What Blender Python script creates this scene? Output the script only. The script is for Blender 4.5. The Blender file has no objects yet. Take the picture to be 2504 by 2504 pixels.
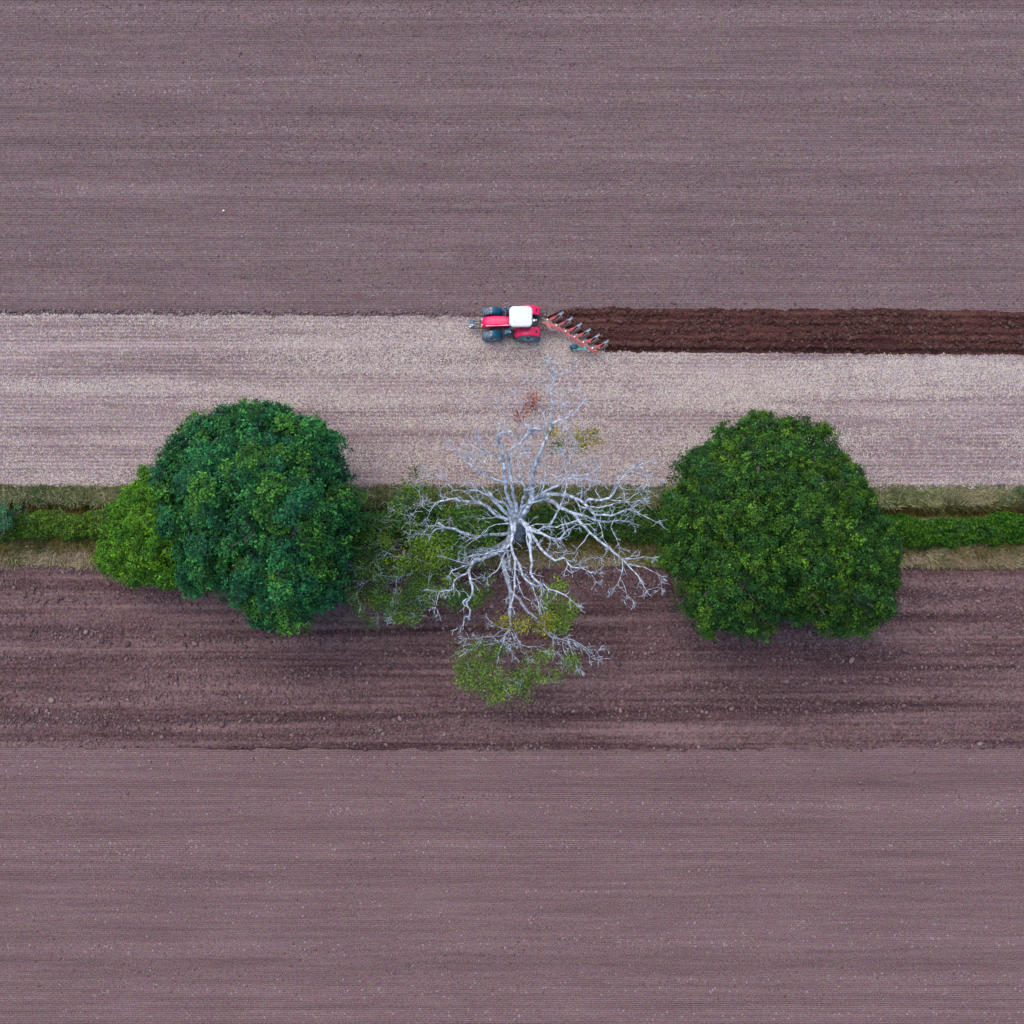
import bpy, math, random
import numpy as np
from mathutils import Vector, Matrix
random.seed(7); rng = np.random.default_rng(7)
S = bpy.context.scene; COL = S.collection
R = math.radians

# ------------------------------------------------------------------ camera, world, sun
TILT = R(5.45); HC = 86.0; FPX = 2700.0
cam = bpy.data.cameras.new('camera'); cam.sensor_width = 36; cam.lens = FPX / 2504 * 36
cam.clip_start = 0.5; cam.clip_end = 6000
co = bpy.data.objects.new('camera', cam); COL.objects.link(co); S.camera = co
co.location = (0, -HC * math.tan(TILT), HC); co.rotation_euler = (TILT, 0, 0)
SUN_EL, SUN_AZ = R(66), R(-40)                     # azimuth from +Y (top of picture), towards -X
w = bpy.data.worlds.new('World'); S.world = w; w.use_nodes = True
nt = w.node_tree; bg = nt.nodes['Background']
sky = nt.nodes.new('ShaderNodeTexSky'); sky.sky_type = 'NISHITA'; sky.sun_disc = False
sky.sun_elevation = SUN_EL; sky.sun_rotation = SUN_AZ; sky.air_density = 1.0; sky.dust_density = 2.5; sky.ozone_density = 1.0
nt.links.new(sky.outputs[0], bg.inputs[0]); bg.inputs[1].default_value = 0.15
sl = bpy.data.lights.new('sun', 'SUN'); sl.energy = 1.25; sl.angle = R(55); sl.color = (1.0, 0.95, 0.9)
so = bpy.data.objects.new('sun', sl); COL.objects.link(so)
sd = Vector((math.sin(SUN_AZ) * math.cos(SUN_EL), math.cos(SUN_AZ) * math.cos(SUN_EL), math.sin(SUN_EL)))
so.rotation_euler = sd.to_track_quat('Z', 'Y').to_euler(); so.location = (0, 0, 60)
vs = S.view_settings; vs.view_transform = 'Standard'; vs.look = 'None'; vs.gamma = 1; vs.use_curve_mapping = False
vs.exposure = 0.66

ct, st = math.cos(TILT), math.sin(TILT)
def at(px, py, z=0.0):
    """photograph pixel (2504 square) -> point in the place at height z"""
    px = np.asarray(px, float); py = np.asarray(py, float)
    u = (px - 1252) / FPX; v = -(py - 1252) / FPX
    dy = v * ct + st; dz = v * st - ct
    k = (z - HC) / dz
    return np.stack([u * k, -HC * math.tan(TILT) + dy * k, np.zeros_like(u) + z], -1)
def P(px, py, z=0.0): return Vector(tuple(float(c) for c in at(px, py, z)))

# ------------------------------------------------------------------ noise
def vnoise(x, y, seed=0):
    x = np.asarray(x, float); y = np.asarray(y, float)
    xi = np.floor(x).astype(np.int64); yi = np.floor(y).astype(np.int64)
    fx = x - xi; fy = y - yi; fx = fx * fx * (3 - 2 * fx); fy = fy * fy * (3 - 2 * fy)
    def h(a, b):
        n = (a * 374761393 + b * 668265263 + seed * 1274126177) & 0xffffffff
        n = ((n ^ (n >> 13)) * 1274126177) & 0xffffffff
        return ((n ^ (n >> 16)) & 0xffff) / 65535.0
    return (h(xi, yi) * (1 - fx) + h(xi + 1, yi) * fx) * (1 - fy) + (h(xi, yi + 1) * (1 - fx) + h(xi + 1, yi + 1) * fx) * fy
def fbm(x, y, seed=0, n=3):
    a = 0; amp = .5; t = 0
    for i in range(n):
        a = a + amp * vnoise(x * 2 ** i, y * 2 ** i, seed + i); t += amp; amp *= .5
    return a / t

# ------------------------------------------------------------------ materials
def mat(name):
    m = bpy.data.materials.new(name); m.use_nodes = True
    return m, m.node_tree, m.node_tree.nodes['Principled BSDF']
def simple(name, col, rough=.5, metal=0, var=.0, scale=6, coat=0, dirt=None):
    m, t, b = mat(name)
    b.inputs['Roughness'].default_value = rough; b.inputs['Metallic'].default_value = metal
    b.inputs['Coat Weight'].default_value = coat
    if var == 0: b.inputs['Base Color'].default_value = (*col, 1); return m
    n = t.nodes.new('ShaderNodeTexNoise'); n.inputs['Scale'].default_value = scale; n.inputs['Detail'].default_value = 5
    g = t.nodes.new('ShaderNodeTexCoord'); t.links.new(g.outputs['Object'], n.inputs['Vector'])
    r = t.nodes.new('ShaderNodeValToRGB'); r.color_ramp.elements[0].position = .35; r.color_ramp.elements[1].position = .68
    d = dirt or [c * (1 - var) for c in col]
    r.color_ramp.elements[0].color = (*d, 1); r.color_ramp.elements[1].color = (*[min(1, c * (1 + var * .4)) for c in col], 1)
    t.links.new(n.outputs[0], r.inputs[0]); t.links.new(r.outputs[0], b.inputs['Base Color'])
    return m
def tinted(name, rough=.6, trans=0.0, spec=.3):
    """colour of each leaf, straw or clod comes from the mesh attribute 'tint'"""
    m, t, b = mat(name)
    a = t.nodes.new('ShaderNodeAttribute'); a.attribute_name = 'tint'
    t.links.new(a.outputs['Color'], b.inputs['Base Color'])
    b.inputs['Roughness'].default_value = rough; b.inputs['Specular IOR Level'].default_value = spec
    if trans:
        tr = t.nodes.new('ShaderNodeBsdfTranslucent'); mx = t.nodes.new('ShaderNodeMixShader'); mx.inputs[0].default_value = trans
        t.links.new(a.outputs['Color'], tr.inputs[0]); t.links.new(b.outputs[0], mx.inputs[1]); t.links.new(tr.outputs[0], mx.inputs[2])
        t.links.new(mx.outputs[0], t.nodes['Material Output'].inputs[0])
    return m
def soil(name, dark, mid, pale, rows=0.0, rowgap=.14, band=(.015, .55), bandamt=.5, grain=9.0, speck=.0, speckcol=(.5, .42, .4), bump=.6,
         huev=.3, rowdist=.3, blotch=.4):
    m, t, b = mat(name); N = t.nodes.new; L = t.links.new
    b.inputs['Roughness'].default_value = .95; b.inputs['Specular IOR Level'].default_value = .1
    g = N('ShaderNodeNewGeometry')
    def mapped(sx, sy, sz=1):
        q = N('ShaderNodeMapping'); q.inputs['Scale'].default_value = (sx, sy, sz); L(g.outputs['Position'], q.inputs[0]); return q.outputs[0]
    def noise(vec, sc, det=3, rgh=.6):
        n = N('ShaderNodeTexNoise'); n.inputs['Scale'].default_value = sc; n.inputs['Detail'].default_value = det
        n.inputs['Roughness'].default_value = rgh; L(vec, n.inputs['Vector']); return n
    def math_(op, a, c, d=None):
        q = N('ShaderNodeMath'); q.operation = op
        for i, v in enumerate((a, c, d)):
            if v is None: continue
            if isinstance(v, (int, float)): q.inputs[i].default_value = v
            else: L(v, q.inputs[i])
        return q.outputs[0]
    bands = noise(mapped(band[0], band[1]), 1.0, 4, .65).outputs[0]          # long streaks along the rows
    fine = noise(mapped(.12, 3.2), 1.0, 3, .6).outputs[0]
    gr = noise(mapped(1, 1), grain, 4, .75).outputs[0]
    bl = noise(mapped(.10, .28), 1.0, 3, .55).outputs[0]
    s = math_('MULTIPLY_ADD', math_('SUBTRACT', bands, .5), bandamt * 2, .5)
    s = math_('ADD', s, math_('MULTIPLY', math_('SUBTRACT', fine, .5), .5))
    s = math_('ADD', s, math_('MULTIPLY', math_('SUBTRACT', gr, .5), 2.1))
    s = math_('ADD', s, math_('MULTIPLY', math_('SUBTRACT', bl, .5), blotch * 2))
    h = gr
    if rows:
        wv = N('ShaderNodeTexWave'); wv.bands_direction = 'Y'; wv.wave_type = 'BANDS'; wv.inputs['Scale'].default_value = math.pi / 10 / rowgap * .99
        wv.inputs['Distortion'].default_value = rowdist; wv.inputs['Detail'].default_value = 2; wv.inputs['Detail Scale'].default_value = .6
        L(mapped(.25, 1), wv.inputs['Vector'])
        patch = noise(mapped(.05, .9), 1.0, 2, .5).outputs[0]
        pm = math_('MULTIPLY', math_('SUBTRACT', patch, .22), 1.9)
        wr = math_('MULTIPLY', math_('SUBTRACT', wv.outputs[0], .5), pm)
        s = math_('ADD', s, math_('MULTIPLY', wr, rows))  # dry ridges, damp troughs; also paints in row shade the bump leaves weak
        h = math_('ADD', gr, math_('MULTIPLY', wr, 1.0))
    r = N('ShaderNodeValToRGB'); e = r.color_ramp.elements
    e[0].position = .12; e[0].color = (*dark, 1); e[1].position = .9; e[1].color = (*pale, 1)
    k = e.new(.5); k.color = (*mid, 1); L(s, r.inputs[0]); colr = r.outputs[0]
    # crumbs of different hue
    cn = noise(mapped(1, 1.3), 3.2, 3, .8)
    vm = N('ShaderNodeVectorMath'); vm.operation = 'MULTIPLY_ADD'; L(cn.outputs[1], vm.inputs[0]); vm.inputs[1].default_value = (1.5, 1.5, 1.5); vm.inputs[2].default_value = (-.26, -.25, -.25)
    mx = N('ShaderNodeMixRGB'); mx.blend_type = 'OVERLAY'; mx.inputs[0].default_value = huev; L(colr, mx.inputs[1]); L(vm.outputs[0], mx.inputs[2]); colr = mx.outputs[0]
    if speck:
        vo = N('ShaderNodeTexVoronoi'); vo.inputs['Scale'].default_value = 5.5; L(mapped(1, 1), vo.inputs['Vector'])
        sp = N('ShaderNodeSeparateColor'); L(vo.outputs['Color'], sp.inputs[0])
        near = math_('LESS_THAN', vo.outputs['Distance'], .36)
        pick = math_('GREATER_THAN', math_('ADD', sp.outputs[0], math_('MULTIPLY', math_('SUBTRACT', bands, .5), .9)), 1 - speck)
        m2 = N('ShaderNodeMixRGB'); L(math_('MULTIPLY', math_('MULTIPLY', near, pick), .75), m2.inputs[0]); L(colr, m2.inputs[1]); m2.inputs[2].default_value = (*speckcol, 1); colr = m2.outputs[0]
    L(colr, b.inputs['Base Color'])
    bp = N('ShaderNodeBump'); bp.inputs['Strength'].default_value = bump; bp.inputs['Distance'].default_value = .05; L(h, bp.inputs['Height']); L(bp.outputs[0], b.inputs['Normal'])
    return m

M = {}
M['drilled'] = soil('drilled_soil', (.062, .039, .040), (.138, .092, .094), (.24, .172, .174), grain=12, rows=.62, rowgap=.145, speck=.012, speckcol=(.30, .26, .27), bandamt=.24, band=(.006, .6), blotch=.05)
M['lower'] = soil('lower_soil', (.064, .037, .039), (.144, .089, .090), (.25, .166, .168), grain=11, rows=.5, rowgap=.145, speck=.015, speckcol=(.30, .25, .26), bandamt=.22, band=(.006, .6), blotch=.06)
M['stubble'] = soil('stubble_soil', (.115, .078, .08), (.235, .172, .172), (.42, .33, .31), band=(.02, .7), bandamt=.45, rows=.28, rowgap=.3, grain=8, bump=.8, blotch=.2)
M['rough'] = soil('rough_soil', (.040, .020, .022), (.104, .060, .061), (.19, .120, .118), band=(.025, .8), bandamt=.95, grain=6, speck=.0, bump=1.0, blotch=.22)
M['plough'] = soil('turned_soil', (.026, .009, .009), (.064, .025, .022), (.115, .053, .043), band=(.05, 1.5), bandamt=1.0, grain=6, bump=1.0, blotch=.3)
M['verge'] = soil('verge_soil', (.035, .035, .012), (.10, .09, .04), (.20, .17, .10), band=(.1, .5), bandamt=.4, grain=6, bump=.8)
M['far'] = soil('far_soil', (.12, .08, .085), (.2, .15, .15), (.28, .22, .22))
M['leaf'] = tinted('leaf', .6, .10, .18); M['straw'] = tinted('straw', .8, 0, .2); M['clod'] = tinted('clod', .95, 0, .1)
M['grassb'] = tinted('grass_blade', .7, .15, .2)
M['bark_pale'] = simple('bleached_wood', (.48, .55, .65), .85, var=.7, scale=3.5)
M['bark'] = simple('bark', (.16, .14, .13), .9, var=.5, scale=5)
M['bark_mid'] = simple('oak_bark', (.30, .34, .40), .9, var=.6, scale=4)
M['red'] = simple('red_paint', (.86, .001, .10), .42, coat=.0)
M['redf'] = simple('fender_red', (.92, .008, .10), .4, coat=.1, var=.1, scale=3)
M['white'] = simple('white_roof', (.72, .75, .77), .5, var=.1, scale=3)
M['hatch'] = simple('hatch_white', (.62, .66, .69), .5, var=.1, scale=4)
M['dark'] = simple('dark_plastic', (.004, .085, .15), .35, var=.3, scale=5)
M['black'] = simple('black_metal', (.02, .028, .035), .5, var=.3, scale=9)
M['tyre'] = simple('tyre_rubber', (.17, .235, .29), .85, var=.25, scale=9)
M['lug'] = simple('tyre_lugs', (.075, .12, .155), .85, var=.3, scale=9)
M['rim'] = simple('rim_grey', (.55, .50, .53), .5, var=.15)
M['glass'] = simple('cab_glass', (.01, .05, .045), .08, coat=1)
M['orange'] = simple('orange_lens', (.9, .3, .02), .3)
M['lamp'] = simple('lamp_lens', (.8, .82, .85), .15)
M['plough_red'] = simple('worn_red_paint', (.56, .06, .085), .55, var=.35, scale=7, dirt=(.26, .10, .10))
M['steel'] = simple('polished_steel', (.26, .34, .45), .5, metal=.2, var=.3, scale=8)
M['muddy'] = simple('muddy_steel', (.30, .20, .17), .7, var=.4, scale=8)
M['bolt'] = simple('bright_bolt', (.75, .78, .74), .3, metal=.3)
M['teal'] = simple('teal_paint', (.08, .36, .36), .4, var=.2)
M['btyre'] = simple('blue_grey_tyre', (.02, .10, .17), .7, var=.3)
M['stone'] = simple('white_stone', (.8, .78, .76), .8, var=.1)

# ------------------------------------------------------------------ helpers
def tag(o, label=None, cat=None, group=None, kind=None):
    for k, v in (('label', label), ('category', cat), ('group', group), ('kind', kind)):
        if v: o[k] = v
    return o
def link(name, me, m=None, parent=None, smooth=False):
    if m: me.materials.append(m)
    if smooth: me.polygons.foreach_set('use_smooth', np.ones(len(me.polygons), bool))
    o = bpy.data.objects.new(name, me); COL.objects.link(o)
    if parent: o.parent = parent
    return o
def empty(name, loc=(0, 0, 0), rz=0):
    o = bpy.data.objects.new(name, None); COL.objects.link(o); o.location = loc; o.rotation_euler = (0, 0, rz); o.empty_display_size = .3
    return o
def arrays(name, V, F, tint=None, mat_=None, parent=None, smooth=False, off=None):
    V = np.asarray(V, np.float32); F = np.asarray(F, np.int32)
    if off is not None: V = V - np.asarray(off, np.float32)
    me = bpy.data.meshes.new(name); k = F.shape[1]
    me.vertices.add(len(V)); me.vertices.foreach_set('co', V.ravel())
    me.loops.add(F.size); me.loops.foreach_set('vertex_index', F.ravel())
    me.polygons.add(len(F)); me.polygons.foreach_set('loop_start', np.arange(0, F.size, k, dtype=np.int32))
    try: me.polygons.foreach_set('loop_total', np.full(len(F), k, np.int32))
    except Exception: pass
    if tint is not None:
        a = me.color_attributes.new('tint', 'FLOAT_COLOR', 'POINT')
        a.data.foreach_set('color', np.concatenate([tint, np.ones((len(tint), 1))], 1).astype(np.float32).ravel())
    me.update(calc_edges=True); me.validate()
    return link(name, me, mat_, parent, smooth)

class MB:
    def __init__(s): s.v = []; s.f = []
    def add(s, vs, fs):
        n = len(s.v); s.v += [tuple(v) for v in vs]; s.f += [tuple(i + n for i in f) for f in fs]
    def box(s, c, d, rot=None, taper=1.0):
        x, y, z = d[0] / 2, d[1] / 2, d[2] / 2; q = []
        for k, sz in ((1, -z), (taper, z)):
            for a, b in ((-x, -y), (x, -y), (x, y), (-x, y)): q.append(Vector((a * k, b * k, sz)))
        if rot is not None: q = [rot @ v for v in q]
        s.add([v + Vector(c) for v in q], [(3, 2, 1, 0), (4, 5, 6, 7), (0, 1, 5, 4), (1, 2, 6, 5), (2, 3, 7, 6), (3, 0, 4, 7)])
    def bar(s, a, b, wd, ht):
        a = Vector(a); b = Vector(b); d = b - a; q = d.to_track_quat('X', 'Z').to_matrix()
        s.box((a + b) / 2, (d.length, wd, ht), q)
    def tube(s, pts, rad, n=8, caps=True):
        pts = [Vector(p) for p in pts]; base = len(s.v); prev = None
        for i, p in enumerate(pts):
            d = (pts[min(i + 1, len(pts) - 1)] - pts[max(i - 1, 0)])
            if d.length < 1e-6: d = Vector((0, 0, 1))
            d.normalize()
            if prev is None: u = d.orthogonal().normalized()
            else:
                u = prev - d * prev.dot(d); u = u.normalized() if u.length > 1e-5 else d.orthogonal().normalized()
            prev = u; w_ = d.cross(u); r = rad[i] if hasattr(rad, '__len__') else rad
            for k in range(n):
                a = 2 * math.pi * k / n; s.v.append(tuple(p + (u * math.cos(a) + w_ * math.sin(a)) * r))
        for i in range(len(pts) - 1):
            for k in range(n):
                a = base + i * n + k; b = base + i * n + (k + 1) % n; s.f.append((a, b, b + n, a + n))
        if caps:
            s.f.append(tuple(base + k for k in reversed(range(n)))); s.f.append(tuple(base + (len(pts) - 1) * n + k for k in range(n)))
    def lathe_y(s, prof, c, n=36):
        """profile of (y, radius) turned about the Y axis"""
        base = len(s.v); m = len(prof)
        for k in range(n):
            a = 2 * math.pi * k / n
            for y, r in prof: s.v.append((c[0] + r * math.cos(a), c[1] + y, c[2] + r * math.sin(a)))
        for k in range(n):
            for i in range(m - 1):
                a = base + k * m + i; b = base + ((k + 1) % n) * m + i
                s.f.append((a, a + 1, b + 1, b))
    def prism(s, outline, z0, z1, inset=0):
        n = len(outline); cx = sum(p[0] for p in outline) / n; cy = sum(p[1] for p in outline) / n
        s.add([(x, y, z0) for x, y in outline] + [(cx + (x - cx) * (1 - inset), cy + (y - cy) * (1 - inset), z1) for x, y in outline],
              [tuple(reversed(range(n))), tuple(range(n, 2 * n))] + [(i, (i + 1) % n, n + (i + 1) % n, n + i) for i in range(n)])
    def rings(s, rr, cap=True):
        """loft between rings with the same number of points"""
        n = len(rr[0]); base = len(s.v)
        for r in rr: s.v += [tuple(p) for p in r]
        for i in range(len(rr) - 1):
            for k in range(n): s.f.append((base + i * n + k, base + i * n + (k + 1) % n, base + (i + 1) * n + (k + 1) % n, base + (i + 1) * n + k))
        if cap: s.f.append(tuple(base + k for k in reversed(range(n)))); s.f.append(tuple(base + (len(rr) - 1) * n + k for k in range(n)))
    def build(s, name, m, parent=None, smooth=False, bevel=0, seg=2):
        me = bpy.data.meshes.new(name); me.from_pydata(s.v, [], s.f); me.update()
        o = link(name, me, m, parent, smooth)
        import bmesh
        bm = bmesh.new(); bm.from_mesh(me); bmesh.ops.recalc_face_normals(bm, faces=bm.faces); bm.to_mesh(me); bm.free()
        if bevel:
            b = o.modifiers.new('bevel', 'BEVEL'); b.width = bevel; b.segments = seg; b.limit_method = 'ANGLE'; b.angle_limit = R(35)
        return o

# ------------------------------------------------------------------ the ground
def xcoords(step):
    return np.concatenate([-np.array([900, 500, 250, 130, 80, 60]), np.arange(-46, 46.001, step), np.array([60, 80, 130, 250, 500, 900])])
def px_of(x): return 1252 + x * 31.4
def yline(x, pts):
    """boundary line through photograph points, given as world y at world x"""
    q = [P(a, b) for a, b in pts]; return np.interp(x, [v.x for v in q], [v.y for v in q])
def rag(x, amp, seed, sc=1.3): return (fbm(x * sc, x * 0 + seed * 7.1, seed, 3) - .5) * 2 * amp
def L_upper(x): return yline(x, [(0, 769), (600, 772), (1100, 775), (1335, 777), (1375, 756), (1500, 754), (1900, 757), (2200, 755), (2504, 764)]) + rag(x, .2, 3, 1.8) * (np.abs(x) < 60)
def L_stub(x):
    x = np.asarray(x, float); x0 = float(P(1335, 778).x); u = L_upper(x)
    s_ = yline(x, [(0, 770), (600, 773), (1100, 776), (1335, 778), (1420, 822), (1482, 862), (1700, 862), (2504, 868)]) - .02 + rag(x, .16, 4, 3.0) * (np.abs(x) < 60) * np.clip((x - x0) / 2, 0, 1)
    return np.where(x <= x0, u, np.minimum(s_, u - .01))
def L_vn(x): return yline(x, [(0, 1190), (1250, 1197), (2504, 1203)]) + rag(x, .22, 5)
def L_vs(x): return yline(x, [(0, 1379), (1250, 1383), (2504, 1391)]) + rag(x, .22, 6)
def L_rough(x): return yline(x, [(0, 1828), (1250, 1834), (2504, 1830)]) + rag(x, .28, 8, 1.6)
def far_n(x): return np.full_like(x, 900.0)
def far_s(x): return np.full_like(x, -900.0)
def strip(name, m, xs, top, bot, ny, hf, dense=None, smooth=True, lab=None):
    a = top(xs); b = bot(xs)
    if dense is None: tt = np.linspace(0, 1, ny)[:, None]; Y = a[None] * (1 - tt) + b[None] * tt
    else:                                            # far side reached in a few growing steps
        near, far = dense; tt = np.linspace(0, 1, ny)[:, None]
        if far == 'n': c = np.full_like(xs, near); Y = np.concatenate([np.array([900, 400, 200, 100])[:, None] + 0 * xs[None], c[None] * (1 - tt) + b[None] * tt])
        else: c = np.full_like(xs, near); Y = np.concatenate([a[None] * (1 - tt) + c[None] * tt, -np.array([100, 200, 400, 900])[:, None] + 0 * xs[None]])
    X = np.broadcast_to(xs[None], Y.shape); Z = hf(X, Y, a[None], b[None])
    V = np.stack([X, Y, Z], -1).reshape(-1, 3); r, c = Y.shape
    i = np.arange(r - 1)[:, None] * c + np.arange(c - 1)[None]
    F = np.stack([i, i + c, i + c + 1, i + 1], -1).reshape(-1, 4)
    o = arrays(name, V, F, None, m, None, smooth); tag(o, lab, None, None, 'structure'); return o
tag(arrays('ground', [(-2500, -2500, -.9), (2500, -2500, -.9), (2500, 2500, -.9), (-2500, 2500, -.9)], [(0, 1, 2, 3)], None, M['far']), kind='structure')
def h_up(X, Y, a, b):
    e = np.clip((Y - b) / .55, 0, 1); open_f = -.14 * np.exp(-((Y - b - .22) / .16) ** 2) * (X < 3)
    return .03 * fbm(X * .3, Y * 1.5, 11) + .04 * fbm(X * 2, Y * 2, 12) * 1 + open_f
def h_st(X, Y, a, b): return .03 * fbm(X * .5, Y * .8, 13) + .05 * fbm(X * 2.5, Y * 2.5, 14)
def h_pl(X, Y, a, b):
    d = a - Y; wdt = np.maximum(a - b, .01); gap = .66
    ph = (d + .05 * (fbm(X * .5, Y * 0, 15) - .5)) / gap; fr = ph - np.floor(ph)
    ridge = np.where(fr < .62, fr / .62, (1 - fr) / .38)
    z = .02 + .16 * ridge * (0.6 + .8 * fbm(X * 1.2, np.floor(ph) * 3.1, 16)) + .16 * (fbm(X * 3.2, Y * 3.2, 17, 4) - .4)
    fur = np.clip((d - (wdt - .45)) / .12, 0, 1)              # open furrow along the stubble
    z = z * (1 - fur) + fur * (-.24 + .05 * fbm(X * 3, Y * 3, 18))
    taper = np.clip(wdt / 1.0, 0, 1)
    return z * taper - .02 * (1 - taper)
def h_vg(X, Y, a, b):
    t = (a - Y) / np.maximum(a - b, .1)
    return .05 + .3 * np.sin(np.clip(t, 0, 1) * math.pi) + .12 * (fbm(X * 1.2, Y * 1.2, 19) - .5) - .95 * np.exp(-((t - .29) / .06) ** 2)
def h_ro(X, Y, a, b):
    return .30 * (fbm(X * .05, Y * 1.15, 20, 2) - .5) + .16 * (fbm(X * 1.1, Y * 1.6, 21, 3) - .5) + .11 * (fbm(X * 4, Y * 4, 22, 2) - .5) - .02
def h_lo(X, Y, a, b): return -.04 + .05 * fbm(X * .2, Y * 1.2, 23) + .03 * fbm(X * 2, Y * 2, 24)
xc = xcoords(.5); xf = xcoords(.1); xm = xcoords(.25)
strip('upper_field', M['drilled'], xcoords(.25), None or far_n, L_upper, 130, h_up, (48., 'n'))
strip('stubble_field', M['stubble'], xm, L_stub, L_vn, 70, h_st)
xp = np.concatenate([np.arange(float(P(1335, 780).x), 46.001, .065), [60, 80, 130, 250, 500, 900]])
strip('ploughed_strip', M['plough'], xp, L_upper, L_stub, 48, h_pl)
strip('verge', M['verge'], xm, L_vn, L_vs, 40, h_vg)
strip('rough_field', M['rough'], xf, L_vs, L_rough, 150, h_ro)
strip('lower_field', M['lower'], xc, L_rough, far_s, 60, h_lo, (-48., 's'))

# scattered clods (real stones of earth), straw and grass
ICO = None
def ico():
    p = (1 + 5 ** .5) / 2
    v = np.array([(-1, p, 0), (1, p, 0), (-1, -p, 0), (1, -p, 0), (0, -1, p), (0, 1, p), (0, -1, -p), (0, 1, -p), (p, 0, -1), (p, 0, 1), (-p, 0, -1), (-p, 0, 1)]) / math.sqrt(1 + p * p)
    f = np.array([(0, 11, 5), (0, 5, 1), (0, 1, 7), (0, 7, 10), (0, 10, 11), (1, 5, 9), (5, 11, 4), (11, 10, 2), (10, 7, 6), (7, 1, 8), (3, 9, 4), (3, 4, 2), (3, 2, 6), (3, 6, 8), (3, 8, 9), (4, 9, 5), (2, 4, 11), (6, 2, 10), (8, 6, 7), (9, 8, 1)])
    return v, f
def octa():
    return np.array([(1, 0, 0), (-1, 0, 0), (0, 1, 0), (0, -1, 0), (0, 0, 1), (0, 0, -1.)]), np.array([(0, 2, 4), (2, 1, 4), (1, 3, 4), (3, 0, 4), (2, 0, 5), (1, 2, 5), (3, 1, 5), (0, 3, 5)])
def clods(name, pts, size, cols, shape='ico', lab=None, cat='clods'):
    bv, bf = ico() if shape == 'ico' else octa(); n = len(pts)
    a = rng.uniform(0, 2 * math.pi, n); sc = size[:, None] * rng.uniform(.65, 1.2, (n, 3)) * np.array([1.15, .9, .7])
    V = bv[None] * (1 + rng.uniform(-.28, .28, (n, len(bv), 1))) * sc[:, None]
    c, s = np.cos(a)[:, None], np.sin(a)[:, None]
    V = np.stack([V[..., 0] * c - V[..., 1] * s, V[..., 0] * s + V[..., 1] * c, V[..., 2]], -1) + pts[:, None]
    F = (bf[None] + (np.arange(n) * len(bv))[:, None, None]).reshape(-1, 3)
    T = np.repeat(cols, len(bv), 0)
    return tag(arrays(name, V.reshape(-1, 3), F, T, M['clod']), lab, cat, None, 'stuff')
def pick(cols, n, var=.18):
    cols = np.array(cols); c = cols[rng.integers(0, len(cols), n)]
    return np.clip(c * rng.uniform(1 - var, 1 + var, (n, 1)) * rng.uniform(1 - var * .4, 1 + var * .4, (n, 3)), 0, 1)
def scatter(n, top, bot, x0=-44, x1=44, dens=None):
    X = rng.uniform(x0, x1, n * 3); a, b = top(X), bot(X); Y = b + (a - b) * rng.uniform(0, 1, n * 3)
    d = dens(X, Y) if dens else np.ones_like(X); k = rng.uniform(0, 1, n * 3) < d
    k &= (a - b) > .05
    return X[k][:n], Y[k][:n]
# rough field
X, Y = scatter(17000, L_vs, L_rough, dens=lambda X, Y: np.clip((fbm(X * .12, Y * 1.3, 31, 3) - .38) * 3.2, .05, 1))
sz = rng.gamma(2.2, .022, len(X)) + .022; Z = h_ro(X, Y, 0, 0) + sz * .25
clods('soil_clods', np.stack([X, Y, Z], -1), np.minimum(sz, .24), pick([(.13, .082, .084), (.16, .104, .106), (.10, .06, .064), (.20, .138, .138)], len(X)), lab='loose brown clods lying over the rough tilled field south of the trees')
# ploughed strip
X, Y = scatter(5200, L_upper, L_stub, x0=P(1380, 780).x, dens=lambda X, Y: np.clip((fbm(X * .3, Y * 1.8, 33, 3) - .35) * 3.5, .08, 1))
sz = rng.gamma(2.2, .025, len(X)) + .02; Z = h_pl(X, Y, L_upper(X), L_stub(X)) + sz * .3
clods('turned_clods', np.stack([X, Y, Z], -1), np.minimum(sz, .2), pick([(.075, .034, .029), (.055, .024, .021), (.10, .055, .047)], len(X)), lab='dark damp clods in the freshly ploughed strip behind the plough')
# crumbs on the drilled fields
for nm, top, bot, n, sd_, lab, pal in (('field_crumbs', lambda x: 0 * x + 46, L_upper, 15000, 35, 'small pale crumbs and stones over the drilled upper field', [(.18, .125, .13), (.15, .10, .11), (.23, .17, .175), (.12, .08, .085)]),
                                  ('field_crumbs', L_rough, lambda x: 0 * x - 46, 13000, 36, 'small pale crumbs and stones over the smooth field at the bottom', [(.19, .125, .13), (.16, .10, .105), (.24, .165, .17), (.125, .078, .083)])):
    X, Y = scatter(n, top, bot, dens=lambda X, Y: np.clip((fbm(X * .05, Y * .6, sd_, 3) - .36) * 3.2, .06, 1))
    Z = np.full_like(X, .045 if sd_ == 35 else .0); sz = rng.gamma(2, .014, len(X)) + .022
    clods(nm, np.stack([X, Y, Z], -1), np.minimum(sz, .12), pick(pal, len(X)), 'octa', lab, 'crumbs')
# clods along the old furrow left of the tractor and round its wheels
X = rng.uniform(-44, 3, 2200); Y = L_upper(X) + rng.normal(.25, .16, 2200); sz = rng.gamma(2, .02, 2200) + .02
clods('furrow_clods', np.stack([X, Y, .0 + sz * .2], -1), np.minimum(sz, .13), pick([(.13, .085, .09), (.17, .12, .125), (.22, .165, .17)], 2200), lab='row of small dark clods along the old furrow left of the tractor')

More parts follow.
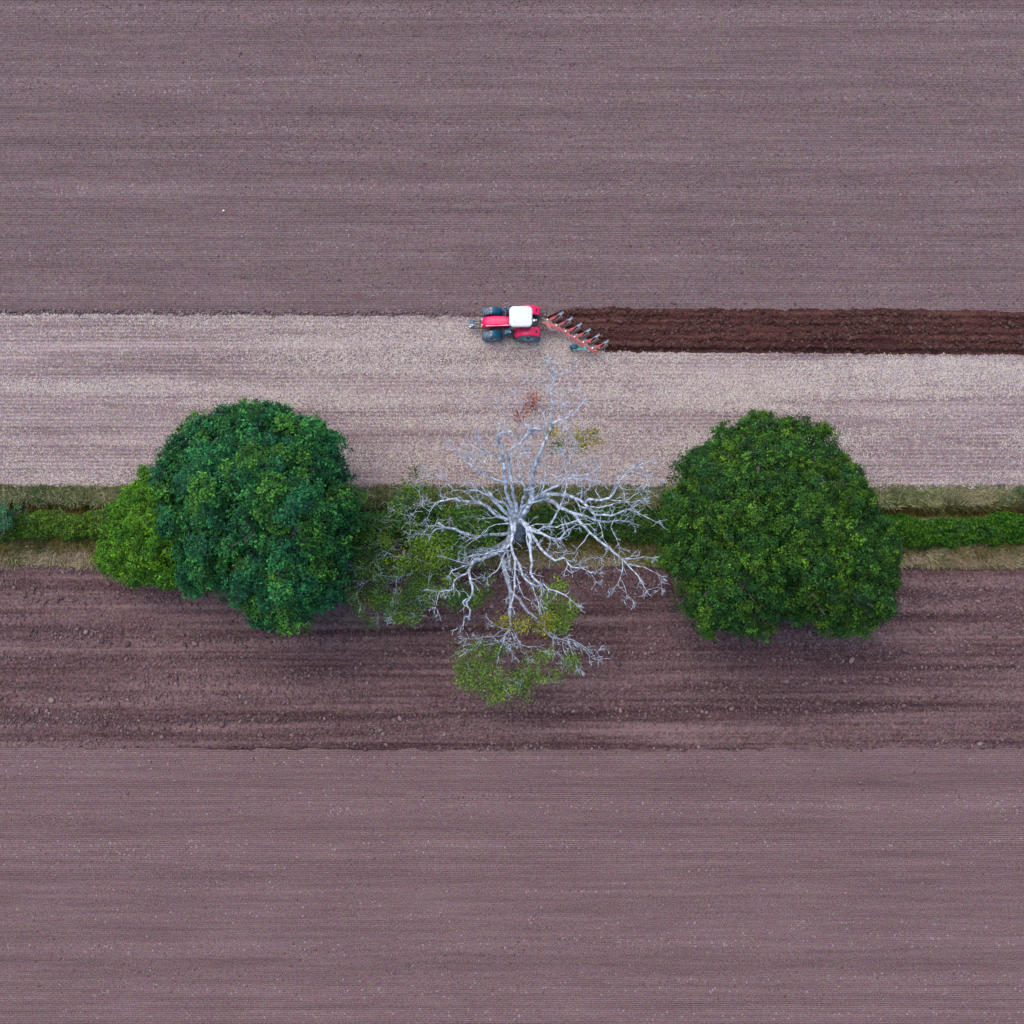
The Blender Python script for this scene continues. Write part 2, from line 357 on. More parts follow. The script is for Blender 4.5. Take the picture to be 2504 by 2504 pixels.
def ribbons(name, base, dirv, wdv, cols, m, lab=None, cat=None, parent=None, tip=.35, droop=None, kind='stuff', group=None):
    """each blade: a narrow bent quad strip"""
    n = len(base); A = base - wdv; B = base + wdv; C_ = base + dirv + wdv * tip; D = base + dirv - wdv * tip
    V = np.stack([A, B, C_, D], 1).reshape(-1, 3); F = np.arange(4 * n).reshape(-1, 4); T = np.repeat(cols, 4, 0)
    o = arrays(name, V, F, T, m, parent); return tag(o, lab, cat, group, kind)
# straw on the stubble
X, Y = scatter(115000, L_stub, L_vn, dens=lambda X, Y: np.clip((fbm(X * .06, Y * .7, 41, 3) - .33) * 3.2, .10, 1) * np.clip(.62 + (Y - 3) * .05, .5, 1) * np.clip(.45 + .55 * (fbm(X * .9, Y * .9, 42, 2)) * 1.6, 0, 1))
n = len(X); a = rng.uniform(0, math.pi, n); ln = rng.uniform(.05, .17, n); wd = rng.uniform(.008, .019, n)
Z = h_st(X, Y, 0, 0) + rng.uniform(.012, .05, n)
ribbons('straw', np.stack([X, Y, Z], -1), np.stack([np.cos(a) * ln, np.sin(a) * ln, rng.uniform(-.01, .05, n)], -1), np.stack([-np.sin(a) * wd, np.cos(a) * wd, 0 * a], -1),
        pick([(.56, .48, .38), (.45, .39, .39), (.66, .57, .42), (.36, .30, .31), (.60, .55, .56)], n), M['straw'], 'short pale straw lying over the stubble field between the tractor and the trees', 'straw', tip=.9)

# ------------------------------------------------------------------ leaves
def leaves(C_, N_, size, cols, asp=.62):
    """rhombic leaves at C_, facing N_ (n,3)"""
    n = len(C_); N_ = N_ / np.linalg.norm(N_, axis=1, keepdims=True)
    t = rng.normal(size=(n, 3)); t -= N_ * (t * N_).sum(1, keepdims=True); t /= np.linalg.norm(t, axis=1, keepdims=True); b = np.cross(N_, t)
    s = size[:, None]; fold = N_ * s * .12
    V = np.stack([C_ - t * s * .5, C_ + b * s * asp * .5 + fold, C_ + t * s * .5, C_ - b * s * asp * .5 + fold], 1).reshape(-1, 3)
    return V, np.arange(4 * n).reshape(-1, 4), np.repeat(cols, 4, 0)
def inpoly(x, y, poly):
    p = np.array(poly); r = np.zeros(len(x), bool); j = len(p) - 1
    for i in range(len(p)):
        c = ((p[i, 1] > y) != (p[j, 1] > y)) & (x < (p[j, 0] - p[i, 0]) * (y - p[i, 1]) / (p[j, 1] - p[i, 1] + 1e-9) + p[i, 0]); r ^= c; j = i
    return r
def dedge(x, y, poly):
    p = np.array(poly, float); q = np.roll(p, -1, 0); P0 = np.stack([x, y], -1)[:, None]; d = q - p
    t = np.clip(((P0 - p[None]) * d[None]).sum(-1) / ((d * d).sum(-1) + 1e-9), 0, 1)
    return np.sqrt(((P0 - (p[None] + t[..., None] * d[None])) ** 2).sum(-1)).min(1)
def darts(poly, n, mind, inset):
    p = np.array(poly); out = []
    x = rng.uniform(p[:, 0].min(), p[:, 0].max(), n * 30); y = rng.uniform(p[:, 1].min(), p[:, 1].max(), n * 30)
    k = inpoly(x, y, poly); x, y = x[k], y[k]; d = dedge(x, y, poly); k = d > inset; x, y, d = x[k], y[k], d[k]
    for i in range(len(x)):
        if all((x[i] - a) ** 2 + (y[i] - b) ** 2 > mind ** 2 for a, b, _ in out): out.append((x[i], y[i], d[i]))
        if len(out) >= n: break
    return np.array(out)
def dome(d, dmax, zt, ze): r = 1 - np.clip(d / dmax, 0, 1); return ze + (zt - ze) * np.sqrt(np.clip(1 - r ** 2.2, 0, 1))
def crown(poly, zt, ze, n, mind, cr, nl, ls, pal, dirty=.0, seed=1, shell=.3, flat=.75, inner=14000, jit=.7):
    """leaf clumps over the dome of the crown; outline in photograph pixels"""
    D = darts(poly, n, mind, cr * 31 * .6); dmax = D[:, 2].max()
    ring = []; pp = np.array(poly, float); cen = pp.mean(0)
    for i in range(len(pp)):
        a_, b_ = pp[i], pp[(i + 1) % len(pp)]; k_ = max(1, int(np.hypot(*(b_ - a_)) / (mind * .85)))
        for j in range(k_):
            q_ = a_ + (b_ - a_) * (j + rng.uniform(0, .6)) / k_; v_ = cen - q_; q_ = q_ + v_ / np.hypot(*v_) * cr * rng.uniform(24, 46)
            if rng.uniform() < .72 and inpoly(q_[:1], q_[1:], poly)[0]: ring.append((q_[0], q_[1], cr * 18))
    if len(D) > 60: D = D[rng.uniform(0, 1, len(D)) > .07]
    D = np.concatenate([D, np.array(ring)])
    big = fbm(D[:, 0] * .012, D[:, 1] * .012, seed, 2) - .5
    zc = dome(D[:, 2], dmax, zt, ze) + big * 3.0 + rng.normal(0, jit, len(D)); C0 = at(D[:, 0], D[:, 1], 0) * 0
    C0 = np.array([at(a, b, float(z)) for (a, b, _), z in zip(D, zc)])
    mid = C0.mean(0); rad = cr * rng.uniform(.6, 1.35, len(D))
    pal = np.array(pal); cc = pal[rng.integers(0, len(pal), len(D))] * rng.uniform(.8, 1.2, (len(D), 1))
    Vs, Ns, Ss, Ts = [], [], [], []
    for lay, (dz, fr, rs) in enumerate(((0, 1, 1), (-3.2, .24, 1.1))):
        for i in range(len(D)):
            m_ = int(nl * fr * (rad[i] / cr) ** 2)
            out = C0[i] - mid; out[2] = max(out[2], 0) + 6; out /= np.linalg.norm(out)
            k_ = max(3, m_ // 8); v = rng.normal(size=(k_, 3)); v /= np.linalg.norm(v, axis=1, keepdims=True)
            flip = (v @ out) < (-.15 if lay else .05); v[flip] -= 2 * (v[flip] @ out)[:, None] * out
            r_ = rad[i] * rs * rng.uniform(1 - shell, 1.1, (k_, 1)) * (1 + .22 * np.sin(v[:, :1] * 7 + i) * np.cos(v[:, 1:2] * 6 + 2 * i))
            c = C0[i] + v * r_ * np.array([1, 1, flat]) + np.array([rng.normal(0, .3) if lay else 0, rng.normal(0, .3) if lay else 0, dz])
            sn = v * .55 + out * .5 + np.array([0, 0, .35]) + rng.normal(0, .35, (k_, 3)); st2 = rng.choice([.35, .7, 1.0, 1.4, 2.1], (k_, 1), p=[.2, .25, .25, .2, .1])
            c = np.repeat(c, 8, 0) + rng.normal(0, ls * .62, (k_ * 8, 3)); m8 = k_ * 8
            Vs.append(c); Ns.append(np.repeat(sn, 8, 0) + rng.normal(0, .28, (m8, 3))); Ss.append(rng.uniform(.7, 1.25, m8) * ls)
            st2 = np.where(st2 > 1.2, st2 * np.array([1.2, 1.03, .7]), st2 * np.array([1, 1, 1.])); Ts.append(cc[i] * np.repeat(st2, 8, 0) * rng.uniform(.8, 1.2, (m8, 1)) * rng.uniform(.85, 1.15, (m8, 3)))
    # inner leaves that close the crown
    p = np.array(poly); x = rng.uniform(p[:, 0].min(), p[:, 0].max(), inner * 2); y = rng.uniform(p[:, 1].min(), p[:, 1].max(), inner * 2)
    k = inpoly(x, y, poly); x, y = x[k], y[k]; d = dedge(x, y, poly); k = d > cr * 20; x, y, d = x[k], y[k], d[k]
    z = dome(d, dmax, zt, ze) - rng.uniform(2.4, 6, len(x)); z = np.maximum(z, 1.5)
    u = (x - 1252) / FPX; v_ = -(y - 1252) / FPX; dy = v_ * ct + st; dzz = v_ * st - ct; kk = (z - HC) / dzz
    c = np.stack([u * kk, -HC * math.tan(TILT) + dy * kk, z], -1)
    Vs.append(c); Ns.append(np.array([0, 0, 1.]) + rng.normal(0, .6, c.shape)); Ss.append(np.full(len(c), ls * 1.9)); Ts.append(pal[rng.integers(0, len(pal), len(c))] * .9)
    return leaves(np.concatenate(Vs), np.concatenate(Ns), np.concatenate(Ss), np.clip(np.concatenate(Ts), 0, 1)), C0, mid
def crook(a, b, n, amp, up=0):
    a = Vector(a); b = Vector(b); L = (b - a).length; pts = []
    for i in range(n + 1):
        t = i / n; p = a.lerp(b, t); 
        if 0 < i < n: p += Vector((random.uniform(-1, 1), random.uniform(-1, 1), random.uniform(-.6, .6))) * amp * L
        p.z += up * L * math.sin(math.pi * t) ; pts.append(p)
    return pts
def tree(name, label, cat, poly, base, th, tr, nlimb, bark, **kw):
    (V, F, T), C0, mid = crown(poly, **kw)
    b = Vector((float(mid[0]) + base[0], float(mid[1]) + base[1], 0)); o = empty(name, b); tag(o, label, cat)
    arrays('crown', V, F, T, M['leaf'], o, off=b)
    mb = MB(); top = Vector((0, 0, th))
    mb.tube([(0, 0, -.4), (0, 0, .1), (.02, .03, .8), (.05, -.05, th * .6), top], [tr * 1.7, tr * 1.35, tr, tr * .9, tr * .8], 14); mb.build('trunk', bark, o, True)
    idx = rng.permutation(len(C0))[:nlimb]
    for i in idx:
        e = Vector(C0[i].tolist()) - b - Vector((0, 0, .3)); mb = MB(); pts = crook(top - Vector((0, 0, random.uniform(0, 1.2))), e, 7, .045, .06)
        mb.tube(pts, [tr * .5 * (1 - t / 8.2) + .02 for t in range(8)], 7)
        for q in range(5):
            s_ = pts[random.randint(3, 6)]; f_ = s_ + Vector((random.uniform(-1.6, 1.6), random.uniform(-1.6, 1.6), random.uniform(-.2, 1.2)))
            mb.tube(crook(s_, f_, 4, .09), [.07, .05, .04, .03, .015], 5)
        mb.build('limb', bark, o, True)
    return o, C0
A3 = lambda L: [(220 + x * .352, 950 + y * .352) for x, y in L]
A4 = lambda L: [(1600 + x * .3209, 980 + y * .3209) for x, y in L]
big_poly = A3([(420,640),(440,560),(470,460),(520,425),(560,400),(550,360),(600,290),(700,230),(760,190),(860,180),(920,150),(1060,105),(1160,150),(1170,110),(1300,110),(1360,90),(1400,140),(1430,230),(1490,215),(1570,210),(1640,260),(1650,310),(1730,340),(1745,390),(1700,430),(1710,480),(1740,560),(1760,640),(1800,720),(1830,800),(1870,900),(1900,960),(1850,1050),(1830,1130),(1740,1170),(1750,1260),(1720,1320),(1780,1340),(1740,1440),(1660,1530),(1580,1520),(1510,1540),(1500,1600),(1440,1640),(1330,1690),(1180,1660),(1190,1590),(1130,1580),(1050,1500),(970,1440),(930,1370),(880,1370),(900,1290),(820,1290),(790,1380),(710,1430),(670,1400),(680,1360),(600,1340),(560,1240),(590,1170),(560,1060),(490,980),(470,900),(500,830),(480,720),(430,680)])
small_poly = A3([(345,610),(350,560),(420,545),(460,640),(620,720),(660,900),(680,1150),(620,1330),(570,1375),(480,1360),(430,1330),(300,1390),(290,1330),(170,1320),(55,1270),(60,1130),(100,1110),(70,1000),(110,900),(130,810),(200,760),(280,690),(350,660)])
right_poly = A4([(460,180),(530,175),(600,200),(640,180),(650,130),(700,90),(750,75),(870,75),(890,130),(1000,130),(1020,105),(1060,140),(1160,140),(1230,180),(1300,160),(1330,210),(1400,245),(1330,290),(1420,340),(1480,390),(1490,440),(1580,490),(1600,560),(1660,640),(1680,720),(1710,830),(1790,900),(1850,960),(1880,1100),(1890,1200),(1850,1290),(1900,1400),(1840,1420),(1840,1500),(1840,1640),(1790,1690),(1720,1680),(1720,1740),(1660,1750),(1610,1810),(1540,1800),(1410,1790),(1280,1750),(1220,1700),(1060,1680),(960,1690),(880,1740),(870,1830),(810,1850),(740,1790),(650,1790),(580,1740),(520,1740),(500,1800),(520,1860),(430,1840),(370,1800),(320,1750),(320,1680),(260,1600),(240,1540),(270,1440),(210,1440),(270,1340),(120,1330),(130,1270),(20,1220),(60,1150),(110,1120),(100,1050),(60,990),(130,950),(70,850),(80,730),(110,680),(180,680),(190,600),(150,540),(210,420),(290,340),(420,310),(450,240)])
lt, LC = tree('broadleaf_tree', 'large round tree with dark bluish green clumped leaves, the leftmost of the three big trees', 'tree', big_poly, (0, -.2), 4.5, .55, 26, M['bark'],
          zt=15, ze=5.0, n=230, mind=28.5, cr=.70, nl=290, ls=.20, pal=[(.015, .110, .038), (.022, .126, .033), (.012, .095, .043), (.040, .150, .024)], jit=.95, seed=51)
tree('maple_tree', 'small bright green tree tucked against the left side of the dark green tree', 'tree', small_poly, (0, 0), 2.2, .25, 12, M['bark'],
     zt=8.0, ze=2.5, n=150, mind=17, cr=.5, nl=190, ls=.15, pal=[(.045, .150, .006), (.062, .18, .007), (.034, .128, .007)], seed=52, inner=5000)
tree('oak_tree', 'big leafy oak with olive green fine foliage, the rightmost of the three big trees', 'tree', right_poly, (0, -.2), 4.5, .6, 26, M['bark'],
     zt=15, ze=4.5, n=520, mind=18, cr=.55, nl=165, ls=.17, pal=[(.026, .090, .010), (.034, .102, .009), (.018, .076, .016), (.042, .112, .009), (.022, .086, .016)], seed=53, shell=.65, flat=.9)

# ------------------------------------------------------------------ the half-dead oak
A = lambda L: [(1000 + x * .3416, 860 + y * .3416) for x, y in L]
B = lambda L: [(820 + x * .352, 1100 + y * .352) for x, y in L]
base = P(1275, 1300, 0); dead = empty('half_dead_oak', base)
tag(dead, 'half dead oak with bleached bare branches spread like a star between two leafy trees', 'tree')
fork = P(1258, 1264, 5.2)
mb = MB(); a0 = base; b0 = fork
prof = [(-.4, 1.25), (0, 1.05), (.5, .82), (1.6, .70), (3.2, .66), (4.6, .62), (5.3, .45)]
rr = []
for z, r in prof:
    c = a0.lerp(b0, max(0, z) / 5.2) - base; c.z = z
    rr.append([(c.x + math.cos(k / 18 * 2 * math.pi) * r * (1 + .16 * math.sin(k * 5 / 18 * 2 * math.pi + z) * (1.3 - z * .15)), c.y + math.sin(k / 18 * 2 * math.pi) * r * (1 + .14 * math.cos(k * 4 / 18 * 2 * math.pi + z)), z) for k in range(18)])
mb.rings(rr); mb.build('trunk', M['bark_mid'], dead, True)
BR = []   # (points px, z0, z1, r0, r1, pale, subs)
def br(pts, z0, z1, r0, r1, subs=(), pale=True): BR.append((pts, z0, z1, r0, r1, subs, pale))
s = lambda pts, z0, z1, r0, r1: (pts, z0, z1, r0, r1)
br(A([(800,1200),(850,1110),(880,1040),(880,960),(900,830),(950,700),(985,620),(1010,560),(1015,520),(1020,430),(1025,350),(1018,300),(1030,230),(1040,160),(1030,100)]), 4.5, 12.5, .40, .03, [
   s(A([(1015,545),(1080,510),(1150,475),(1195,440),(1215,400),(1240,370)]), 9.3, 10.8, .13, .03), s(A([(1025,310),(1090,305),(1140,285),(1190,270)]), 11, 11.6, .05, .02),
   s(A([(1020,200),(960,200),(920,195),(870,180)]), 12, 12.3, .05, .015), s(A([(1035,180),(1080,140),(1120,130),(1170,90)]), 12, 12.6, .06, .015), s(A([(1030,150),(990,120),(970,95)]), 12.2, 12.7, .04, .015),
   s(A([(985,620),(960,560),(900,550),(880,590)]), 8.8, 9.4, .09, .05), s(A([(900,830),(930,790),(960,770),(1000,750),(1005,720)]), 7.6, 8.3, .08, .03),
   s(A([(1025,350),(1070,350),(1110,370)]), 10.8, 11.2, .04, .015)])
br(A([(775,1190),(770,1100),(745,1020),(730,900),(715,820),(715,740),(745,690),(800,650),(830,600),(880,575),(900,550),(970,555)]), 5, 10.5, .27, .05, [
   s(A([(800,650),(850,580),(852,562)]), 9.2, 9.8, .07, .05), s(A([(870,560),(850,530),(800,500),(740,480),(700,460),(660,410),(650,380)]), 10, 11, .06, .015),
   s(A([(860,530),(860,480),(890,420),(900,380)]), 10.3, 11, .05, .02), s(A([(745,690),(790,690),(820,670)]), 9, 9.5, .04, .02), s(A([(800,500),(790,440),(770,380),(760,320)]), 10.5, 11.4, .03, .012),
   s(A([(970,555),(975,490),(960,440)]), 10.4, 11, .04, .015)])
br(A([(755,1180),(735,1110),(700,1010),(690,900),(680,830),(670,740),(665,680),(640,650),(635,600),(670,575),(735,570)]), 5, 10.5, .26, .07, [
   s(A([(635,600),(640,560),(660,540)]), 10, 10.5, .06, .03), s(A([(675,810),(620,760),(560,730),(520,700),(505,660),(510,620),(495,590)]), 8.3, 9.8, .12, .025),
   s(A([(680,940),(600,910),(540,880),(495,860),(440,820),(400,780),(385,750)]), 7.3, 9, .14, .04), s(A([(495,860),(480,800),(440,760),(400,730),(340,700),(300,680)]), 8.4, 9.8, .07, .02),
   s(A([(495,860),(540,820),(550,770),(520,740)]), 8.4, 9.2, .05, .02), s(A([(440,760),(430,700),(410,655)]), 9, 9.6, .04, .015), s(A([(480,800),(490,740),(470,690),(480,650)]), 8.8, 9.6, .035, .012),
   s(A([(665,690),(650,660),(630,660)]), 9, 9.4, .07, .03)], )
br(A([(790,1130),(830,1000),(800,910),(790,840),(770,780),(780,740),(825,720)]), 5.5, 9.5, .15, .04, [
   s(A([(820,1000),(870,930),(865,850),(858,740)]), 6.5, 8.6, .08, .02), s(A([(830,1000),(900,970),(950,940),(1010,935)]), 6.5, 7.8, .06, .02), s(A([(800,960),(760,920),(740,880)]), 6.8, 7.5, .05, .02)])
br(A([(735,1180),(700,1100),(640,1070),(570,1030),(500,1000),(400,995),(320,990),(280,940),(240,880)]), 5.2, 9.5, .17, .02, [
   s(A([(500,1000),(450,950),(415,925)]), 7, 7.8, .08, .03), s(A([(570,1050),(540,1000),(520,965)]), 6.6, 7.3, .07, .03), s(A([(320,990),(300,1010),(330,1045)]), 8.2, 8.5, .04, .03)])
br(A([(735,1195),(650,1110),(600,1060),(578,1012)]), 5, 6.8, .2, .13)
br(A([(720,1200),(640,1180),(570,1120),(500,1080),(430,1075),(370,1070),(330,1050),(220,1070)]), 4.9, 8.5, .2, .055, [
   s(A([(500,1080),(460,1060),(435,1030)]), 6.8, 7.4, .09, .04), s(A([(720,1170),(660,1160),(590,1100),(530,1080),(460,1085)]), 5.6, 7.2, .07, .02), s(A([(640,1190),(600,1195),(550,1190)]), 5.8, 6.2, .04, .015), s(A([(220,1070),(190,1085),(150,1140),(100,1110)]), 8.3, 8.4, .05, .015)])
br(A([(720,1300),(600,1310),(500,1325),(430,1310),(330,1275),(260,1255),(210,1225)]), 3.8, 7.2, .2, .09, [
   s(A([(250,1255),(190,1270),(155,1310)]), 6.8, 6.8, .07, .04), s(A([(240,1240),(190,1240),(145,1248)]), 7, 7.1, .05, .03)])
br(A([(745,1235),(680,1230),(620,1240),(570,1260),(530,1310),(500,1330),(440,1360),(400,1400)]), 5, 7.2, .07, .015)
br(A([(735,1200),(735,1290),(740,1360),(690,1410),(600,1420),(540,1445),(430,1465)]), 5, 7.6, .2, .03, [
   s(A([(690,1410),(665,1500),(630,1570),(590,1590),(560,1620)]), 6.6, 8, .09, .02), s(A([(665,1500),(690,1560),(720,1610)]), 7.2, 8, .05, .02)])
br(A([(725,1310),(690,1400),(640,1440),(520,1480),(470,1490),(430,1570),(445,1640),(455,1720),(430,1770),(410,1795),(435,1850),(430,1890),(401,1903),(390,1955)]), 4, 9, .26, .04, [
   s(A([(430,1570),(370,1610),(320,1640),(315,1700),(290,1710)]), 7, 8, .1, .04), s(A([(500,1490),(420,1530),(340,1550),(300,1570),(290,1600)]), 6, 7.5, .1, .03),
   s(A([(430,1770),(405,1775),(385,1793)]), 8.2, 8.4, .07, .05), s(A([(430,1510),(350,1500),(290,1480),(250,1470)]), 6.2, 6.8, .05, .02), s(A([(290,1710),(220,1720),(200,1780),(190,1830)]), 8, 8.3, .04, .012)])
br(B([(1235,520),(1200,620),(1150,720),(1170,780),(1180,860),(1210,950),(1215,1050),(1210,1150),(1215,1250),(1180,1290),(1165,1330),(1130,1420)]), 3.5, 6.5, .38, .07, [
   s(B([(1225,980),(1290,1040),(1320,1100),(1380,1150),(1430,1200),(1460,1260),(1510,1300),(1580,1320),(1650,1330),(1720,1380),(1790,1450)]), 5.2, 6.2, .17, .02),
   s(B([(1580,1310),(1650,1320),(1700,1350),(1760,1390),(1830,1390)]), 6.1, 6.6, .06, .02), s(B([(1510,1300),(1515,1390)]), 6, 6.2, .05, .02), s(B([(1580,1330),(1590,1400),(1640,1470),(1670,1500)]), 6, 6.4, .05, .015),
   s(B([(1215,1230),(1250,1290),(1270,1325)]), 6, 6.5, .07, .04), s(B([(1215,1270),(1160,1260),(1110,1220),(1090,1200)]), 6, 6.5, .06, .02), s(B([(1160,1260),(1110,1270),(1050,1280),(980,1300),(910,1310)]), 6, 6.7, .05, .015),
   s(B([(1110,1270),(1130,1300),(1150,1320)]), 6, 6.4, .05, .03), s(B([(1190,1340),(1230,1360),(1280,1350),(1340,1370),(1390,1370),(1440,1400)]), 6.1, 6.7, .05, .015),
   s(B([(1280,1350),(1290,1400),(1330,1440)]), 6.2, 6.6, .035, .012), s(B([(1165,1330),(1100,1350),(1030,1360),(930,1390)]), 6.2, 6.8, .05, .015), s(B([(1440,1220),(1480,1270),(1520,1290)]), 5.6, 6, .06, .04)], False)
br(B([(1230,600),(1195,650),(1200,740),(1210,800),(1215,830)]), 4.2, 6, .14, .1, pale=False)
br(B([(1250,490),(1240,560),(1215,650),(1230,700),(1250,780),(1245,860),(1250,950),(1240,1010),(1215,1080)]), 5, 9, .22, .04, [
   s(B([(1235,730),(1270,790),(1310,880),(1360,930),(1400,950),(1440,930),(1480,960),(1540,985),(1600,1010),(1650,1060),(1680,1085)]), 7, 9.5, .15, .02),
   s(B([(1310,880),(1315,970),(1330,1030),(1360,1050)]), 7.8, 8.5, .05, .02), s(B([(1370,940),(1390,1000),(1410,1060)]), 8.3, 8.8, .06, .02), s(B([(1430,940),(1430,1000),(1425,1070)]), 8.5, 8.9, .05, .02),
   s(B([(1175,690),(1110,700),(1030,720),(920,745)]), 6.4, 7.3, .07, .02)])
br(B([(1265,480),(1310,510),(1340,560),(1360,630),(1350,700),(1365,790),(1360,860),(1390,910),(1430,935)]), 5, 9, .26, .06, [
   s(B([(1325,530),(1335,640),(1350,700)]), 5.8, 7, .08, .06)])
br(B([(1280,490),(1330,520),(1375,600),(1420,670),(1480,740),(1530,765),(1580,745),(1620,790),(1650,820),(1710,825),(1770,850),(1820,855)]), 5, 9.5, .26, .018, [
   s(B([(1620,790),(1600,820),(1640,855),(1690,830)]), 8.4, 8.6, .05, .02), s(B([(1770,850),(1790,890),(1810,920)]), 9.2, 9.4, .03, .012)])
br(B([(1290,490),(1370,560),(1430,580),(1490,610),(1560,620),(1590,580),(1640,540),(1700,520),(1760,520),(1790,545)]), 5.2, 9.5, .25, .02, [
   s(B([(1500,610),(1540,650)]), 7, 7.5, .07, .03), s(B([(1640,545),(1620,600),(1570,620)]), 8, 8.3, .04, .02)])
br(B([(1320,525),(1410,560),(1450,530),(1520,540),(1600,515),(1695,485)]), 5.6, 9, .12, .05, [
   s(B([(1340,520),(1400,505),(1480,515)]), 6, 7, .06, .02), s(B([(1490,530),(1530,460),(1570,380),(1590,310),(1605,250)]), 7.5, 9.8, .11, .04)])
br(A([(790,1190),(840,1130),(900,1050),(1000,1060),(1080,1110),(1170,1160),(1220,1220),(1290,1290),(1360,1350),(1420,1400),(1500,1460),(1530,1490),(1600,1560),(1660,1640),(1700,1710)]), 4.8, 9.5, .34, .02, [
   s(A([(1170,1160),(1270,1180),(1340,1210),(1420,1220),(1500,1210),(1580,1220)]), 6.8, 8.6, .13, .03), s(A([(1530,1490),(1620,1480),(1680,1470),(1740,1475)]), 8.5, 9.2, .06, .015),
   s(A([(1570,1510),(1650,1530),(1720,1550),(1780,1590),(1810,1610)]), 8.6, 9.4, .06, .015), s(A([(1525,1500),(1530,1580),(1510,1630),(1470,1690)]), 8.5, 9.2, .06, .015), s(A([(1520,1630),(1550,1680),(1560,1740)]), 9, 9.3, .03, .012),
   s(A([(1290,1290),(1250,1350),(1210,1400),(1180,1440),(1100,1440),(1040,1440)]), 7.4, 8.4, .06, .012), s(A([(1780,1590),(1800,1640),(1810,1690)]), 9.3, 9.5, .03, .01),
   s(A([(1350,1210),(1380,1270),(1390,1340),(1420,1380)]), 7.9, 8.8, .05, .015), s(A([(1480,1190),(1450,1250),(1480,1330),(1510,1400)]), 8.4, 9.2, .05, .012), s(A([(1400,1400),(1390,1450),(1380,1480)]), 8, 8.4, .04, .012)])
br(A([(800,1180),(870,1080),(940,1030),(1050,1020),(1130,1030),(1220,1060),(1280,1110),(1340,1170),(1400,1165),(1450,1175),(1500,1150),(1560,1130),(1640,1150),(1710,1190),(1770,1220)]), 5, 11, .32, .018, [
   s(A([(1250,1080),(1290,1050),(1380,1060),(1440,1040),(1490,960),(1530,890),(1570,850),(1640,810),(1730,780)]), 8.4, 11.5, .15, .015), s(A([(1570,850),(1650,870),(1740,890),(1800,920)]), 10.8, 11.3, .05, .015),
   s(A([(1440,1060),(1520,1070),(1580,1050),(1640,1010),(1700,960)]), 9.3, 10.6, .06, .015), s(A([(1280,1110),(1370,1120),(1450,1100),(1520,1080),(1600,1080),(1640,1060),(1690,1070)]), 8.7, 10.4, .08, .015),
   s(A([(1240,1070),(1250,1000),(1230,940),(1200,910)]), 8.4, 9.8, .08, .03), s(A([(1500,950),(1540,1000),(1550,1060),(1590,1100)]), 10, 10.4, .04, .015), s(A([(1380,1060),(1340,1000),(1350,930),(1340,870)]), 8.9, 10, .06, .015),
   s(A([(1200,1060),(1230,1110),(1310,1130)]), 8, 8.4, .1, .04), s(A([(1560,1130),(1620,1110),(1660,1080)]), 10.2, 10.6, .03, .012), s(A([(1340,1170),(1330,1220),(1280,1240),(1180,1230)]), 8.8, 9, .04, .012), s(A([(1490,960),(1560,990),(1640,985)]), 9.8, 10.6, .035, .012)])
br(A([(870,1070),(960,1010),(1020,980),(1080,950),(1120,910),(1150,880),(1170,850),(1150,780),(1180,720),(1190,650),(1170,600),(1130,560)]), 6, 12, .18, .02, [
   s(A([(1120,910),(1240,910),(1310,920),(1380,940)]), 8.8, 10.4, .07, .02), s(A([(1190,890),(1260,900),(1330,860),(1360,820),(1340,780)]), 9.4, 10.8, .05, .015),
   s(A([(930,1000),(960,920),(970,870),(1020,860),(1050,890),(1100,870),(1130,810),(1110,740)]), 7.2, 9.8, .08, .03), s(A([(1300,920),(1290,980),(1260,1000)]), 9.6, 9.8, .04, .02), s(A([(1190,880),(1210,830),(1270,800)]), 10, 11, .05, .015),
   s(A([(1150,790),(1120,720),(1100,700)]), 10.4, 11, .04, .012), s(A([(1190,650),(1230,600),(1240,570)]), 11.2, 11.8, .03, .012)])
br(A([(770,1200),(810,1110),(880,1080),(1000,1050)]), 5, 6.8, .15, .06, [s(A([(890,1070),(930,1010),(945,950)]), 6, 7, .07, .03)])
br(A([(735,1200),(745,1120),(755,1090),(720,1065)]), 5.8, 6.8, .05, .03)
# leafy low bough going left
br(B([(1190,640),(1080,690),(960,700),(820,720),(700,740),(560,760),(420,740),(330,700)]), 3.2, 5.4, .34, .05, [
   s(B([(700,740),(560,840),(430,880),(300,870)]), 4.6, 5.2, .1, .02), s(B([(560,760),(520,640),(520,520),(500,430)]), 5, 5.8, .1, .03), s(B([(520,520),(470,450),(430,430)]), 5.6, 6, .05, .015), s(B([(515,500),(550,430),(600,370)]), 5.7, 6.2, .05, .015),
   s(B([(430,880),(420,960),(400,1060),(380,1160)]), 5.2, 5.6, .05, .015), s(B([(330,700),(240,800),(130,830)]), 5.3, 5.8, .05, .015), s(B([(820,720),(700,830),(650,900),(640,960)]), 4.2, 5.2, .09, .02),
   s(B([(300,870),(200,930),(150,1000)]), 5.2, 5.7, .04, .012), s(B([(600,370),(580,250),(600,150)]), 6, 6.8, .05, .015), s(B([(640,760),(620,560),(570,560),(540,590)]), 4.8, 6, .06, .03)], False)
TW = MB(); LT = MB()
